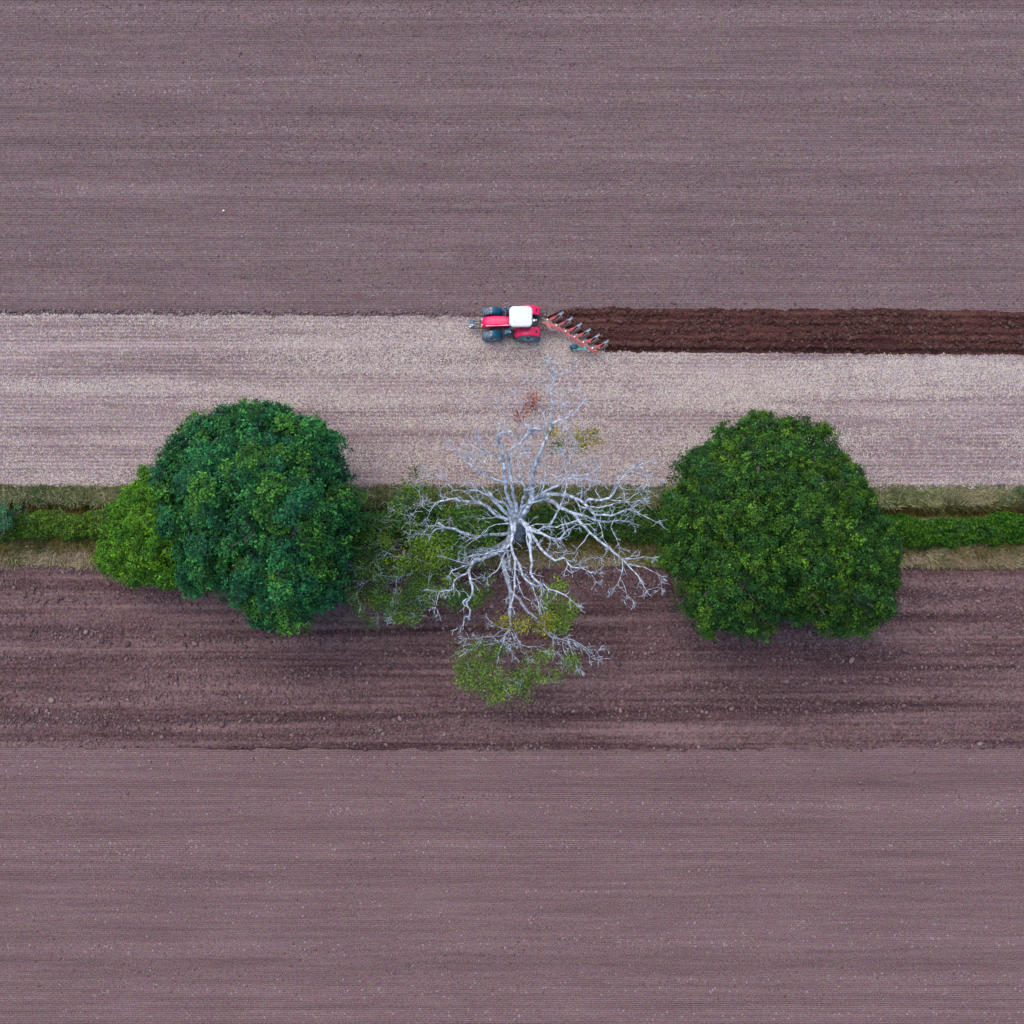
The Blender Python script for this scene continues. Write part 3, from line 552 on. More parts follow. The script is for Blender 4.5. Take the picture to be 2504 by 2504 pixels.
def world_pts(pts, z0, z1):
    n = len(pts); d = [0]
    for i in range(1, n): d.append(d[-1] + math.hypot(pts[i][0] - pts[i - 1][0], pts[i][1] - pts[i - 1][1]))
    raw = []
    for i, (x, y) in enumerate(pts):
        t = d[i] / d[-1]; z = z0 + (z1 - z0) * (t ** .85) + (random.uniform(-.12, .12) if 0 < i < n - 1 else 0); raw.append(P(x, y, z))
    out = []                                          # Catmull-Rom with a little crookedness
    for i in range(n - 1):
        p0, p1, p2, p3 = raw[max(i - 1, 0)], raw[i], raw[i + 1], raw[min(i + 2, n - 1)]
        L_ = (p2 - p1).length; k = max(1, int(L_ / .35))
        for j in range(k):
            t = j / k; q = .5 * ((2 * p1) + (-p0 + p2) * t + (2 * p0 - 5 * p1 + 4 * p2 - p3) * t * t + (-p0 + 3 * p1 - 3 * p2 + p3) * t ** 3)
            if j or i: q = q + Vector((random.uniform(-1, 1), random.uniform(-1, 1), random.uniform(-1, 1))) * .05
            out.append(q)
    out.append(raw[-1]); return out
def twig(p, d, L_, r, depth, tw=None):
    tw = tw or TW
    n = max(3, int(L_ / .22)); pts = [p]; dd = d.normalized()
    for i in range(n):
        dd = (dd + Vector((random.uniform(-1, 1), random.uniform(-1, 1), random.uniform(-.7, .8))) * .38).normalized(); pts.append(pts[-1] + dd * L_ / n)
    tw.tube([q - base for q in pts], [max(.013, r * (1 - i / (n + .5))) for i in range(n + 1)], 4, False)
    if depth:
        for i in range(1, n):
            if random.random() < .75:
                side = Vector((random.uniform(-1, 1), random.uniform(-1, 1), random.uniform(-.3, .6))); twig(pts[i], dd * .5 + side * .9, L_ * random.uniform(.3, .6), r * .62, depth - 1, tw)
def grow(pts, r0, r1, amount, reach=1.0):
    n = len(pts)
    for i in range(n):
        t = i / n
        r = r0 + (r1 - r0) * t
        if r < .16 and random.random() < amount * 1.6 * (.35 + t):
            d = (pts[min(i + 1, n - 1)] - pts[max(i - 1, 0)]).normalized(); side = d.orthogonal().normalized(); side.rotate(Matrix.Rotation(random.uniform(0, 6.28), 3, d))
            twig(pts[i], d * .7 + side * 1.0, random.uniform(.45, 1.35) * reach, min(r * .55, .032), 2 if random.random() < .2 else 1)
    d = (pts[-1] - pts[-2]).normalized() if n > 1 else Vector((1, 0, 0))
    if r1 < .05:
        for k in range(3): twig(pts[-1], d + Vector((random.uniform(-.8, .8), random.uniform(-.8, .8), random.uniform(-.2, .4))), random.uniform(.35, .9) * reach, .022, 1)
for pts, z0, z1, r0, r1, subs, pale in BR:
    w3 = world_pts(pts, z0, z1); n = len(w3); mb = MB()
    mb.tube([q - base for q in w3], [(r0 * .68 + (r1 - r0 * .68) * (i / (n - 1)) ** .8) * random.uniform(.92, 1.1) for i in range(n)], 9)
    m_ = M['bark_pale'] if pale else M['bark_mid']; bo = mb.build('branch', m_, dead, True); grow(w3, r0, r1, .42)
    for (p2, a_, b_, q0, q1) in subs:
        w4 = world_pts(p2, a_, b_)
        # root of the side branch sits on the nearest point of its bough, the rest eases away from it
        near = min(w3, key=lambda q: (q.xy - w4[0].xy).length)
        if (near.xy - w4[0].xy).length < .8: dz = near - w4[0]; w4 = [q + dz * (1 - i / (len(w4) - 1)) for i, q in enumerate(w4)]
        k = len(w4); mb = MB(); mb.tube([q - base for q in w4], [(q0 * .74 + (q1 - q0 * .74) * i / (k - 1)) * random.uniform(.92, 1.1) for i in range(k)], 7)
        mb.build('side_branch', m_, bo, True); grow(w4, q0, q1, .6)

def patch(name, poly, z, zr, n, ls, pal, clump=.45, nper=26, label=None, gaps=.42, seed=9, parent=dead, off=base, gsc=.022):
    """sparse foliage hanging round fine twigs, with see-through gaps"""
    p = np.array(poly); k = n * 4; x = rng.uniform(p[:, 0].min(), p[:, 0].max(), k); y = rng.uniform(p[:, 1].min(), p[:, 1].max(), k)
    m_ = inpoly(x, y, poly) & (fbm(x * gsc, y * gsc, seed, 3) > gaps); x, y = x[m_][:n], y[m_][:n]
    C0 = np.array([at(a, b, z + rng.uniform(-zr, zr)) for a, b in zip(x, y)])
    for q_ in C0[::9]:
        p_ = Vector(q_.tolist()) + Vector((random.uniform(-.5, .5), random.uniform(-.5, .5), -.1)); dd_ = (base + Vector((0, 0, z)) - p_).normalized() * -1
        twig(p_ - dd_ * .6, dd_ + Vector((random.uniform(-.8, .8), random.uniform(-.8, .8), random.uniform(-.1, .3))), random.uniform(.7, 1.4), .022, 1, LT)
    pal = np.array(pal); cc = pal[rng.integers(0, len(pal), len(C0))]
    c = np.repeat(C0, nper, 0) + rng.normal(0, clump, (len(C0) * nper, 3)) * np.array([1, 1, .6])
    T = np.repeat(cc, nper, 0) * np.repeat(rng.choice([.5, .8, 1.05, 1.5], (len(C0), 1)), nper, 0) * rng.uniform(.75, 1.25, (len(c), 1))
    V, F, T = leaves(c, np.array([0, 0, 1.]) + rng.normal(0, .55, c.shape), rng.uniform(.7, 1.25, len(c)) * ls, np.clip(T, 0, 1))
    o = arrays(name, V, F, T, M['leaf'], parent, off=off)
    if label: o['label'] = label
    return o
def disc(c, r, n=14, sy=1.0): return [(c[0] + r * math.cos(k / n * 6.283) * random.uniform(.75, 1.15), c[1] + sy * r * math.sin(k / n * 6.283) * random.uniform(.75, 1.15)) for k in range(n)]
G1 = [(.045, .125, .018), (.065, .15, .015), (.03, .10, .03), (.11, .18, .012)]; G2 = [(.10, .19, .015), (.13, .21, .02), (.075, .155, .02)]; Y1 = [(.26, .22, .02), (.20, .20, .02), (.15, .19, .02)]
patch('foliage', B([(590,100),(640,130),(650,190),(720,300),(700,370),(800,390),(960,420),(1060,470),(1100,560),(1150,610),(1100,650),(1120,720),(960,800),(1060,860),(1080,1000),(940,1080),(800,1080),(750,1000),(640,1100),(590,1180),(370,1230),(330,1160),(280,1130),(250,1220),(200,1200),(100,1050),(100,950),(60,850),(60,500),(200,400),(370,330),(400,210),(500,200),(540,150)]),
      5.2, 1.1, 1080, .155, G1, .27, 19, 'loose mid green leaves on the low boughs reaching left', .445, 61, gsc=.04)
patch('foliage', B([(560,600),(700,560),(780,650),(760,780),(620,840),(550,740)]), 6.2, .5, 70, .17, G2, .32, 24, 'yellow green leaves near the middle of the left boughs', .35, 62)
patch('foliage', B([(860,1380),(960,1350),(1100,1350),(1190,1340),(1250,1430),(1420,1420),(1500,1400),(1600,1380),(1680,1430),(1690,1530),(1600,1560),(1500,1600),(1420,1620),(1400,1680),(1330,1780),(1290,1780),(1240,1720),(1160,1730),(1080,1760),(1040,1700),(930,1650),(850,1620),(860,1560),(790,1510),(870,1450)]),
      6.2, .7, 250, .14, [(.09, .17, .02), (.12, .20, .02), (.06, .13, .02)], .28, 24, 'light green leaves at the tip of the lowest bough', .46, 63, gsc=.045)
patch('foliage', disc(B([(1540, 1080)])[0], 42, sy=1.5), 6, .5, 60, .17, G2, .28, 24, None, .36, 64)
patch('foliage', disc(B([(1460, 1215)])[0], 26), 6, .4, 26, .16, Y1, .26, 22, None, .2, 65)
patch('foliage', disc(B([(1290, 1220)])[0], 24), 6, .4, 16, .15, Y1, .26, 20, None, .2, 66)
patch('foliage', disc(B([(1160, 1190)])[0], 16), 6, .4, 8, .15, Y1, .22, 18, None, .1, 67)
patch('foliage', disc(A([(880, 350)])[0], 20, sy=1.25), 11, .5, 18, .13, [(.28, .075, .03), (.22, .055, .025), (.34, .11, .05)], .24, 16, 'rust coloured dead leaves', .25, 68)
patch('foliage', disc(A([(790, 460)])[0], 9), 10.6, .3, 5, .13, [(.28, .07, .03)], .18, 18, 'small tuft of rust coloured leaves', .0, 69)
patch('foliage', disc(A([(1275, 650)])[0], 36), 9.6, .6, 26, .15, [(.40, .27, .02), (.28, .24, .02), (.2, .22, .02)], .24, 20, 'yellow turning leaves', .36, 70)
patch('foliage', disc(A([(1030, 580)])[0], 13), 9.4, .3, 7, .15, Y1, .2, 18, None, 0, 71)
patch('foliage', disc(A([(1060, 660)])[0], 18), 8.6, .4, 9, .15, G2, .24, 18, None, .2, 72)

twigs = TW.build('twigs', M['bark_pale'], dead, True); twigs['kind'] = 'stuff'
lt_ = LT.build('leafy_twigs', M['bark_mid'], dead, True); lt_['kind'] = 'stuff'
# ------------------------------------------------------------------ hedges and grass in the verge
def hedge(name, label, x0, x1, y0, y1, n, pal, seed, zt=1.7, ls=.16, group='hedges between the trees', asp=.62):
    b = P((x0 + x1) / 2, (y0 + y1) / 2, 0); o = empty(name, b); tag(o, label, 'hedge', group)
    x = rng.uniform(x0, x1, n); t = rng.uniform(-1, 1, n); wob = (fbm(x * .012, x * 0, seed, 3) - .5) * 26
    y = (y0 + y1) / 2 + wob + t * (y1 - y0) / 2 * (.8 + .5 * fbm(x * .03, t + 5, seed + 1, 2))
    z = .25 + zt * np.sqrt(np.clip(1 - t * t * .92, 0, 1)) * (.45 + .95 * fbm(x * .04, y * .06, seed + 2, 3)) - rng.gamma(1.2, .3, n) * fbm(x * .15, y * .15, seed + 5, 2) * 2
    u = (x - 1252) / FPX; v = -(y - 1252) / FPX; dz = v * st - ct; k = (z - HC) / dz
    c = np.stack([u * k, -HC * math.tan(TILT) + (v * ct + st) * k, z], -1)
    pal = np.array(pal); pi = np.clip((fbm(x * .02, y * .05, seed + 3, 2) * len(pal) + rng.normal(0, .5, n)), 0, len(pal) - .01).astype(int)
    T = pal[pi] * rng.choice([.4, .7, 1.0, 1.5], (n, 1), p=[.25, .3, .3, .15]) * rng.uniform(.8, 1.2, (n, 1))
    V, F, T = leaves(c, np.array([0, 0, 1.]) + rng.normal(0, .6, c.shape), rng.uniform(.6, 1.3, n) * ls, np.clip(T, 0, 1), asp)
    arrays('foliage', V, F, T, M['leaf'], o, off=b)
    mb = MB()
    for i in range(int((x1 - x0) / 14)):
        q = P(x0 + 14 * i + 7, (y0 + y1) / 2 + random.uniform(-10, 10), 0) - b
        for _ in range(2): mb.tube(crook(q, q + Vector((random.uniform(-.6, .6), random.uniform(-.6, .6), random.uniform(.7, 1.3))), 3, .1), [.03, .025, .02, .01], 4)
    mb.build('stems', M['bark'], o, True)['kind'] = 'stuff'
    return o
hedge('hedge', 'low bright green bramble hedge at the left edge, left of the small bright green tree', -140, 330, 1254, 1322, 15000, [(.035, .095, .01), (.07, .155, .012), (.10, .19, .012), (.04, .11, .03)], 81, ls=.15)
hedge('hedge', 'dark and mid green hedge under the half dead oak between the two dark trees', 860, 1680, 1246, 1322, 26000, [(.02, .075, .01), (.035, .10, .012), (.05, .12, .012), (.02, .07, .02)], 82, ls=.16)
hedge('hedge', 'rich green hedge of long shoots running to the right edge from the right oak', 2130, 2660, 1262, 1330, 17000, [(.018, .085, .003), (.028, .12, .003), (.055, .15, .006), (.015, .07, .012)], 83, zt=1.5, ls=.26, asp=.3)
tree('shrub', 'bluish green shrub cut by the left edge of the picture above the bramble hedge', 'shrub', [(-60, 1240), (-10, 1232), (22, 1240), (38, 1258), (36, 1280), (12, 1290), (-30, 1296), (-70, 1280)], (0, 0), .8, .08, 5, M['bark'],
     zt=2.8, ze=1.6, n=22, mind=12, cr=.38, nl=110, ls=.13, pal=[(.03, .12, .06), (.04, .14, .07)], seed=90, inner=700)
def grass(name, lab, y0, y1, n, pal, hgt, wd, seed, lean=.5, xr=(-100, 2600), wob=12):
    x = rng.uniform(*xr, n); y = rng.uniform(y0, y1, n) + (fbm(x * .02, x * 0, seed, 2) - .5) * wob; pos = at(x, y, 0.0)
    pos[:, 2] = h_vg(pos[:, 0], pos[:, 1], L_vn(pos[:, 0]), L_vs(pos[:, 0])) - .03
    tuft = (fbm(pos[:, 0] * .9, pos[:, 1] * .9, seed + 2, 2) - .5) * 9; a = tuft + rng.normal(0, .8, n); h = hgt * rng.uniform(.5, 1.2, n); l = h * lean * rng.uniform(.4, 1.6, n)
    b = rng.uniform(0, 6.28, n); w_ = wd * rng.uniform(.6, 1.3, n)
    pal = np.array(pal); pi = np.clip(fbm(pos[:, 0] * .35, pos[:, 1] * .8, seed + 1, 3) * 1.6 * len(pal) - .3 * len(pal) + rng.normal(0, .8, n), 0, len(pal) - .01).astype(int)
    T = np.clip(pal[pi] * rng.choice([.5, .85, 1.1, 1.5], (n, 1)) * rng.uniform(.85, 1.15, (n, 1)), 0, 1)
    ribbons(name, pos, np.stack([np.cos(a) * l, np.sin(a) * l, h], -1), np.stack([-np.sin(a) * w_, np.cos(a) * w_, 0 * a], -1), T, M['grassb'], lab, 'grass', tip=.25)
pale = [(.28, .25, .14), (.17, .19, .08), (.10, .16, .05), (.32, .28, .17), (.06, .12, .035)]
grass('grass', 'dry pale grass on the verge above the hedge line', 1195, 1238, 38000, pale, .34, .026, 101, 1.1, wob=5)
grass('grass', 'short darker green grass along the very top edge of the verge, against the stubble', 1187, 1199, 9000, [(.07, .12, .025), (.05, .10, .03), (.24, .22, .10)], .2, .02, 113, .8, wob=4)
grass('grass', 'tall rank olive and rust grass in the dark ditch above the hedges', 1236, 1264, 10000, [(.04, .042, .008), (.06, .05, .010), (.12, .08, .015), (.045, .065, .010)], .6, .022, 104, 1.0, wob=18)  # olive and rust blades, with the ditch's shade darkened into their colour
grass('grass', 'dry pale grass on the verge below the hedge line', 1336, 1384, 40000, [(.32, .26, .17), (.36, .30, .20), (.20, .18, .08), (.15, .16, .06), (.28, .2, .13)], .30, .026, 107, 1.3, wob=5)
grass('grass', 'olive grass at the foot of the hedges on their lower side', 1312, 1348, 15000, [(.08, .10, .015), (.13, .12, .025), (.18, .13, .04), (.06, .08, .015)], .5, .022, 110, .9)

st_ = P(547, 516, .03); mb = MB(); mb.tube([(-.09, 0, 0), (-.04, .01, .05), (.04, 0, .06), (.1, .01, .02)], [.03, .07, .07, .03], 7); o = mb.build('stone', M['stone'], None, True); o.location = st_
tag(o, 'single small white stone lying on the upper field, well left of and above the tractor', 'stone')

# ------------------------------------------------------------------ tractor (faces left, -X); local origin under the rear axle
tp = P(1291, 800, 0.0); TR = empty('tractor', tp, 0)
tag(TR, 'red farm tractor with a white cab roof pulling the plough to the left', 'tractor')
def wheel(x, y, rad, wd, rim_r, lugs, sgn):
    mb = MB(); h = wd / 2; z = rad - .04
    mb.lathe_y([(-h * .72, rim_r), (-h * .95, rim_r + .05), (-h, rad * .78), (-h * .86, rad * .93), (0, rad * .955), (h * .86, rad * .93), (h, rad * .78), (h * .95, rim_r + .05), (h * .72, rim_r), (-h * .72, rim_r)], (x, y, z), 40)
    t = mb.build('tyre', M['tyre'], TR, True)
    lb = MB()
    for k in range(lugs):
        for sd_ in (-1, 1):
            a = (k + (.5 if sd_ > 0 else 0)) / lugs * 2 * math.pi; q = Matrix.Rotation(-a, 3, 'Y') @ Matrix.Rotation(sd_ * R(38), 3, 'X')
            c = Vector((math.cos(a) * rad * .955, 0, math.sin(a) * rad * .955)); yv = sd_ * h * .46
            lb.box(Vector((x, y + yv, z)) + c, (rad * .07, wd * .52, .055), Matrix.Rotation(-a, 3, 'Y') @ Matrix.Rotation(sd_ * R(36), 3, 'X'))
    l = lb.build('tread_lugs', M['lug'], t); l['kind'] = 'stuff'
    rb = MB(); s_ = sgn
    rb.lathe_y([(s_ * h * .74, rim_r + .02), (s_ * h * .80, rim_r - .03), (s_ * h * .62, rim_r * .86), (s_ * h * .5, rim_r * .45), (s_ * h * .62, rim_r * .34), (s_ * h * .62, .001)], (x, y, z), 32)
    rb.build('rim', M['rim'], t, True)
    hb = MB(); hb.lathe_y([(s_ * h * .5, .14), (s_ * h * .78, .13), (s_ * h * .8, .001)], (x, y, z), 16); hb.build('hub', M['black'], t, True)
for sy in (-1, 1):
    wheel(0, sy * .93, .97, .68, .50, 20, sy); wheel(-2.87, sy * .95, .76, .54, .37, 18, sy)
def round_rect(x0, x1, y0, y1, r, n=5):
    o = []
    for cx, cy, a in ((x1 - r, y1 - r, 0), (x0 + r, y1 - r, 90), (x0 + r, y0 + r, 180), (x1 - r, y0 + r, 270)):
        for k in range(n + 1): t = R(a + 90 * k / n); o.append((cx + r * math.cos(t), cy + r * math.sin(t)))
    return o
# bonnet: lofted sections along x
secs = [(-3.66, .20, .95, 1.30), (-3.60, .30, .92, 1.55), (-3.45, .37, .92, 1.74), (-3.15, .42, .95, 1.86), (-2.5, .43, 1.0, 1.93), (-1.9, .40, 1.05, 1.98), (-1.42, .37, 1.05, 2.0)]
def bon(x, w_, z0, z1):
    return [(x, -w_, z0), (x, -w_ * 1.02, z0 + (z1 - z0) * .55), (x, -w_ * .93, z1 - .12), (x, -w_ * .72, z1 - .03), (x, 0, z1 + .015), (x, w_ * .72, z1 - .03), (x, w_ * .93, z1 - .12), (x, w_ * 1.02, z0 + (z1 - z0) * .55), (x, w_, z0)]
mb = MB(); mb.rings([bon(*q) for q in secs]); bn = mb.build('bonnet', M['red'], TR, True, .02)
for sy in (-1, 1):
    mb = MB(); mb.box((-2.3, sy * .425, 1.5), (1.3, .03, .42)); mb.build('side_grille', M['black'], bn, bevel=.01)
    if sy < 0: mb = MB(); mb.bar((-3.3, sy * .37, 1.76), (-1.45, sy * .35, 1.93), .035, .02); mb.build('bonnet_highlight', M['lamp'], bn)  # pale bar stands in for the reflection along the bonnet's south shoulder
    mb = MB(); mb.box((-3.62, sy * .22, 1.45), (.06, .16, .14)); mb.build('headlight', M['lamp'], bn, bevel=.02)
mb = MB(); mb.box((-3.64, 0, 1.2), (.08, .5, .4)); mb.build('front_grille', M['black'], bn, bevel=.02)
# chassis
mb = MB(); mb.box((-1.6, 0, .95), (3.7, .5, .45)); mb.box((.1, 0, 1.0), (.9, .6, .6)); mb.box((-.5, 0, .9), (1.4, .9, .3)); mb.build('chassis', M['black'], TR, bevel=.03)
mb = MB(); mb.tube([(-2.87, -.8, .72), (-2.87, .8, .72)], .12, 10); mb.box((-2.87, 0, .8), (.35, .55, .3)); mb.build('front_axle', M['black'], TR, bevel=.02)
mb = MB(); mb.tube([(0, -.7, .93), (0, .7, .93)], .17, 12); mb.build('rear_axle', M['black'], TR)
def fender(x, rad, y0, y1, a0, a1, th, m, name, r_in=0, z=None, lip=.12, n=12):
    mb = MB(); rr = []
    for k in range(n + 1):
        a = R(a0 + (a1 - a0) * k / n); c, s_ = math.cos(a), math.sin(a); zz = z or rad - .1
        ro = rad; sy = 1 if y1 > y0 else -1
        rr.append([(x + c * ro, y0, zz + s_ * ro), (x + c * (ro + .03), (y0 * .75 + y1 * .25), zz + s_ * (ro + .03)), (x + c * (ro + .03), (y0 * .2 + y1 * .8), zz + s_ * (ro + .03)), (x + c * (ro - .01), y1, zz + s_ * (ro - .01)), (x + c * (ro - lip), y1 + .01 * sy, zz + s_ * (ro - lip)), (x + c * (ro - lip), y1 - .02 * sy, zz + s_ * (ro - lip)), (x + c * (ro - .05), y0, zz + s_ * (ro - .05))])
    mb.rings(rr); return mb.build(name, m, TR, True, .012)
for sy in (-1, 1):
    f = fender(0, 1.13, sy * .5, sy * 1.2, 38, 158, .04, M['redf'], 'rear_fender', z=.95)
    mb = MB(); mb.box((.62, sy * .86, 1.93), (.12, .22, .08), Matrix.Rotation(R(38), 3, 'Y')); mb.build('rear_lamp', M['black'], f, bevel=.02)
    mb = MB(); mb.box((-.3, sy * .63, 1.9), (1.5, .3, .35)); mb.build('fender_shoulder', M['redf'], f, bevel=.08, seg=3)
    f = fender(-2.87, .86, sy * .68, sy * 1.22, 5, 92, .03, M['dark'], 'front_fender', z=.76)
    for yy in (.78, 1.08): mb = MB(); mb.box((-2.9, sy * yy, 1.655), (.05, .05, .03)); mb.build('fender_bolt', M['bolt'], f)
# cab
cx0, cx1 = -1.42, .22
mb = MB()
for (x, y) in ((cx0 + .08, .62), (cx0 + .08, -.62), (cx1 - .12, .66), (cx1 - .12, -.66), (-.55, .74), (-.55, -.74)):
    mb.tube([(x - (.05 if x < -1 else -.04 if x > -.2 else 0), y * 1.02, 1.35), (x, y * .96, 2.9)], .045, 8)
mb.box((-.6, 0, 1.3), (1.7, 1.36, .2)); cab = mb.build('cab', M['dark'], TR, bevel=.01)
mb = MB(); mb.rings([[(x, y, 2.98) for x, y in round_rect(cx0 - .04, cx1 + .06, -.80, .80, .34)], [(x, y, 3.08) for x, y in round_rect(cx0 - .06, cx1 + .08, -.82, .82, .34)],
                     [(x, y, 3.18) for x, y in round_rect(cx0 - .02, cx1 + .04, -.78, .78, .34)], [(x, y, 3.23) for x, y in round_rect(cx0 + .12, cx1 - .1, -.66, .66, .28)]])
rf = mb.build('roof', M['white'], cab, True)
mb = MB(); mb.rings([[(x, y, 3.231) for x, y in round_rect(cx0 + .2, cx1 - .18, -.56, .56, .2)], [(x, y, 3.25) for x, y in round_rect(cx0 + .24, cx1 - .22, -.52, .52, .2)]]); mb.build('roof_panel', M['hatch'], cab, False)
mb = MB(); mb.rings([[(x, y, 2.88) for x, y in round_rect(cx0 + .0, cx1 + .02, -.76, .76, .3)], [(x, y, 2.979) for x, y in round_rect(cx0 - .02, cx1 + .04, -.78, .78, .3)]]); mb.build('roof_frame', M['dark'], cab)
for nm, c, d in (('windscreen', (cx0 + .07, 0, 2.14), (.02, 1.16, 1.5)), ('rear_window', (cx1 - .1, 0, 2.2), (.02, 1.2, 1.35)), ('side_window', (-.98, .71, 2.14), (.72, .02, 1.5)), ('side_window', (-.98, -.71, 2.14), (.72, .02, 1.5)), ('side_window', (-.2, .71, 2.2), (.55, .02, 1.35)), ('side_window', (-.2, -.71, 2.2), (.55, .02, 1.35))):
    mb = MB(); mb.box(c, d); mb.build(nm, M['glass'], cab)
for sy in (-1, 1):
    mb = MB(); mb.box((cx0 + .02, sy * .55, 2.93), (.08, .16, .1)); mb.build('work_light', M['lamp'], cab)
mb = MB(); mb.tube([(-.3, 0, 1.4), (-.3, 0, 1.75)], .1, 8); mb.box((-.35, 0, 1.8), (.5, .5, .14)); mb.box((-.1, 0, 2.1), (.14, .48, .55)); mb.build('seat', M['black'], cab, bevel=.04)
mb = MB(); mb.tube([(-1.2, 0, 1.5), (-.95, 0, 2.0)], .03, 6); mb.tube([(-.95 + .05 * math.cos(a / 12 * 6.283), .19 * math.sin(a / 12 * 6.283), 2.0 + .19 * .3 * math.cos(a / 12 * 6.283)) for a in range(13)], .018, 6); mb.build('steering_wheel', M['black'], cab)
# tank, steps, battery box
mb = MB(); mb.box((-1.55, -.72, 1.05), (.62, .42, .55)); mb.box((-1.5, -.72, 1.4), (.4, .34, .16)); mb.build('fuel_tank', M['dark'], TR, bevel=.07, seg=3)
mb = MB(); mb.box((-1.42, -.80, 1.5), (.14, .12, .06)); mb.build('filler_cap', M['lamp'], TR, bevel=.02)
mb = MB(); mb.box((-1.62, .78, 1.15), (.42, .62, .7)); mb.build('battery_box', M['dark'], TR, bevel=.06)
for sy in (-1, 1):
    for k in range(3): mb = MB(); mb.box((-1.0, sy * (.98 - .05 * k), .5 + .32 * k), (.42, .2, .04)); mb.build('step', M['black'], TR)
    mb = MB(); mb.bar((-1.25, sy * .95, .45), (-1.25, sy * .8, 1.35), .03, .05); mb.bar((-.78, sy * .95, .45), (-.78, sy * .8, 1.35), .03, .05); mb.build('step_rail', M['dark'], TR)
mb = MB(); mb.tube([(-1.62, .52, 1.2), (-1.62, .56, 2.3), (-1.6, .57, 2.75), (-1.52, .6, 2.95)], [.11, .11, .07, .06], 10); mb.build('exhaust', M['dark'], TR, True)
mb = MB(); mb.tube([(-1.45, .66, 2.5), (-1.42, 1.05, 2.5)], .025, 6); mb.box((-1.4, 1.12, 2.35), (.09, .24, .38)); mb.build('mirror', M['dark'], TR, bevel=.02)
mb = MB(); mb.tube([(-1.6, .9, 1.5), (-1.75, 1.02, 1.75)], .03, 6); mb.box((-1.8, 1.08, 1.85), (.16, .18, .2)); mb.build('work_lamp', M['dark'], TR, bevel=.03)
mb = MB(); mb.tube([(-1.45, -.66, 2.5), (-1.45, -.95, 2.45)], .025, 6); mb.box((-1.45, -1.0, 2.3), (.09, .2, .36)); mb.build('mirror', M['dark'], TR, bevel=.02)
mb = MB(); mb.tube([(-1.9, .45, 1.6), (-1.95, .78, 1.75)], .04, 6); mb.tube([(-1.95, .78, 1.7), (-1.95, .78, 1.95)], .09, 10); mb.build('air_intake', M['dark'], TR, True)
mb = MB(); mb.box((-3.68, -.33, 1.3), (.08, .1, .14)); mb.build('indicator', M['orange'], TR, bevel=.01)
# front linkage and weight
mb = MB()
for sy in (-1, 1): mb.bar((-3.5, sy * .28, .8), (-4.25, sy * .3, .72), .07, .12)
mb.bar((-3.6, 0, 1.1), (-4.25, 0, 1.0), .06, .06); mb.box((-3.78, 0, .85), (.08, .62, .3)); mb.build('front_linkage', M['black'], TR)
mb = MB(); mb.box((-4.42, 0, .85), (.34, .66, .42)); wt = mb.build('front_weight', M['dark'], TR, bevel=.06)
mb = MB(); mb.box((-4.42, -.1, 1.075), (.3, .04, .03)); mb.box((-4.53, -.24, 1.07), (.1, .1, .04)); mb.build('weight_bracket', M['lamp'], wt)
# rear linkage
mb = MB()
for sy in (-1, 1):
    mb.bar((.3, sy * .35, .75), (1.2, sy * .42, .7), .07, .1); mb.bar((.35, sy * .3, 1.55), (.75, sy * .4, .75), .05, .05); mb.bar((.15, sy * .22, 1.55), (.5, sy * .3, 1.6), .09, .1)
mb.bar((.3, 0, 1.25), (1.25, 0, 1.25), .07, .07); mb.box((.42, 0, 1.2), (.3, .5, .5)); mb.build('rear_linkage', M['black'], TR, bevel=.01)
mb = MB(); mb.tube([(.45, .12, 1.5), (.45, .12, 1.62)], .09, 10); mb.tube([(.62, .18, 1.4), (.62, .18, 1.5)], .05, 8); mb.build('hydraulic_coupling', M['bolt'], TR)

# ------------------------------------------------------------------ reversible plough
Cc = lambda x, y, z: P(1320 + x * .0932, 740 + y * .0932, z)
PL0 = Cc(150, 560, 0); PL = empty('plough', PL0)
tag(PL, 'six furrow red reversible plough behind the tractor, at the head of the dark ploughed strip', 'plough')
q = lambda x, y, z: Cc(x, y, z) - PL0
b0, b1 = q(290, 555, 1.05), q(1440, 1290, 1.0)
mb = MB(); mb.bar(b0, b1, .20, .16); bm_ = mb.build('beam', M['plough_red'], PL, bevel=.02)
d = (b1 - b0).normalized(); nrm = Vector((-d.y, d.x, 0))
mb = MB(); mb.bar(b0 + d * .5 - nrm * .0 + Vector((0, 0, .13)), b1 - d * .4 + Vector((0, 0, .13)), .05, .06); mb.build('top_rail', M['plough_red'], bm_)
mb = MB(); mb.bar(q(1440, 1290, 1.0), q(1500, 1320, .95), .34, .14); mb.bar(q(1390, 1255, 1.02), q(1490, 1290, 1.0), .1, .3); mb.build('tail_plate', M['plough_red'], PL, bevel=.02)
mb = MB(); mb.bar(q(60, 600, 1.0), q(160, 560, 1.05), .3, .3); mb.bar(q(60, 480, .8), q(90, 700, .8), .1, .18); mb.build('headstock', M['muddy'], PL, bevel=.03)
mb = MB(); mb.bar(q(60, 520, 1.3), q(130, 560, 1.3), .14, .12); mb.build('top_link_bracket', M['plough_red'], PL, bevel=.02)
mb = MB(); mb.rings([[q(150, 500, z), q(235, 480, z), q(275, 560, z), q(310, 700, z), q(280, 715, z), q(200, 640, z), q(155, 570, z)] for z in (1.1, 1.25)]); mb.build('turnover_frame', M['plough_red'], PL, bevel=.015)
mb = MB(); mb.bar(q(270, 590, 1.15), q(450, 735, 1.1), .07, .08); mb.bar(q(430, 620, 1.05), q(455, 750, 1.05), .08, .1); mb.build('brace', M['plough_red'], PL)
mb = MB(); mb.tube([q(290, 708, 1.3), q(430, 738, 1.2)], .04, 8); mb.build('hydraulic_ram', M['teal'], PL, True)
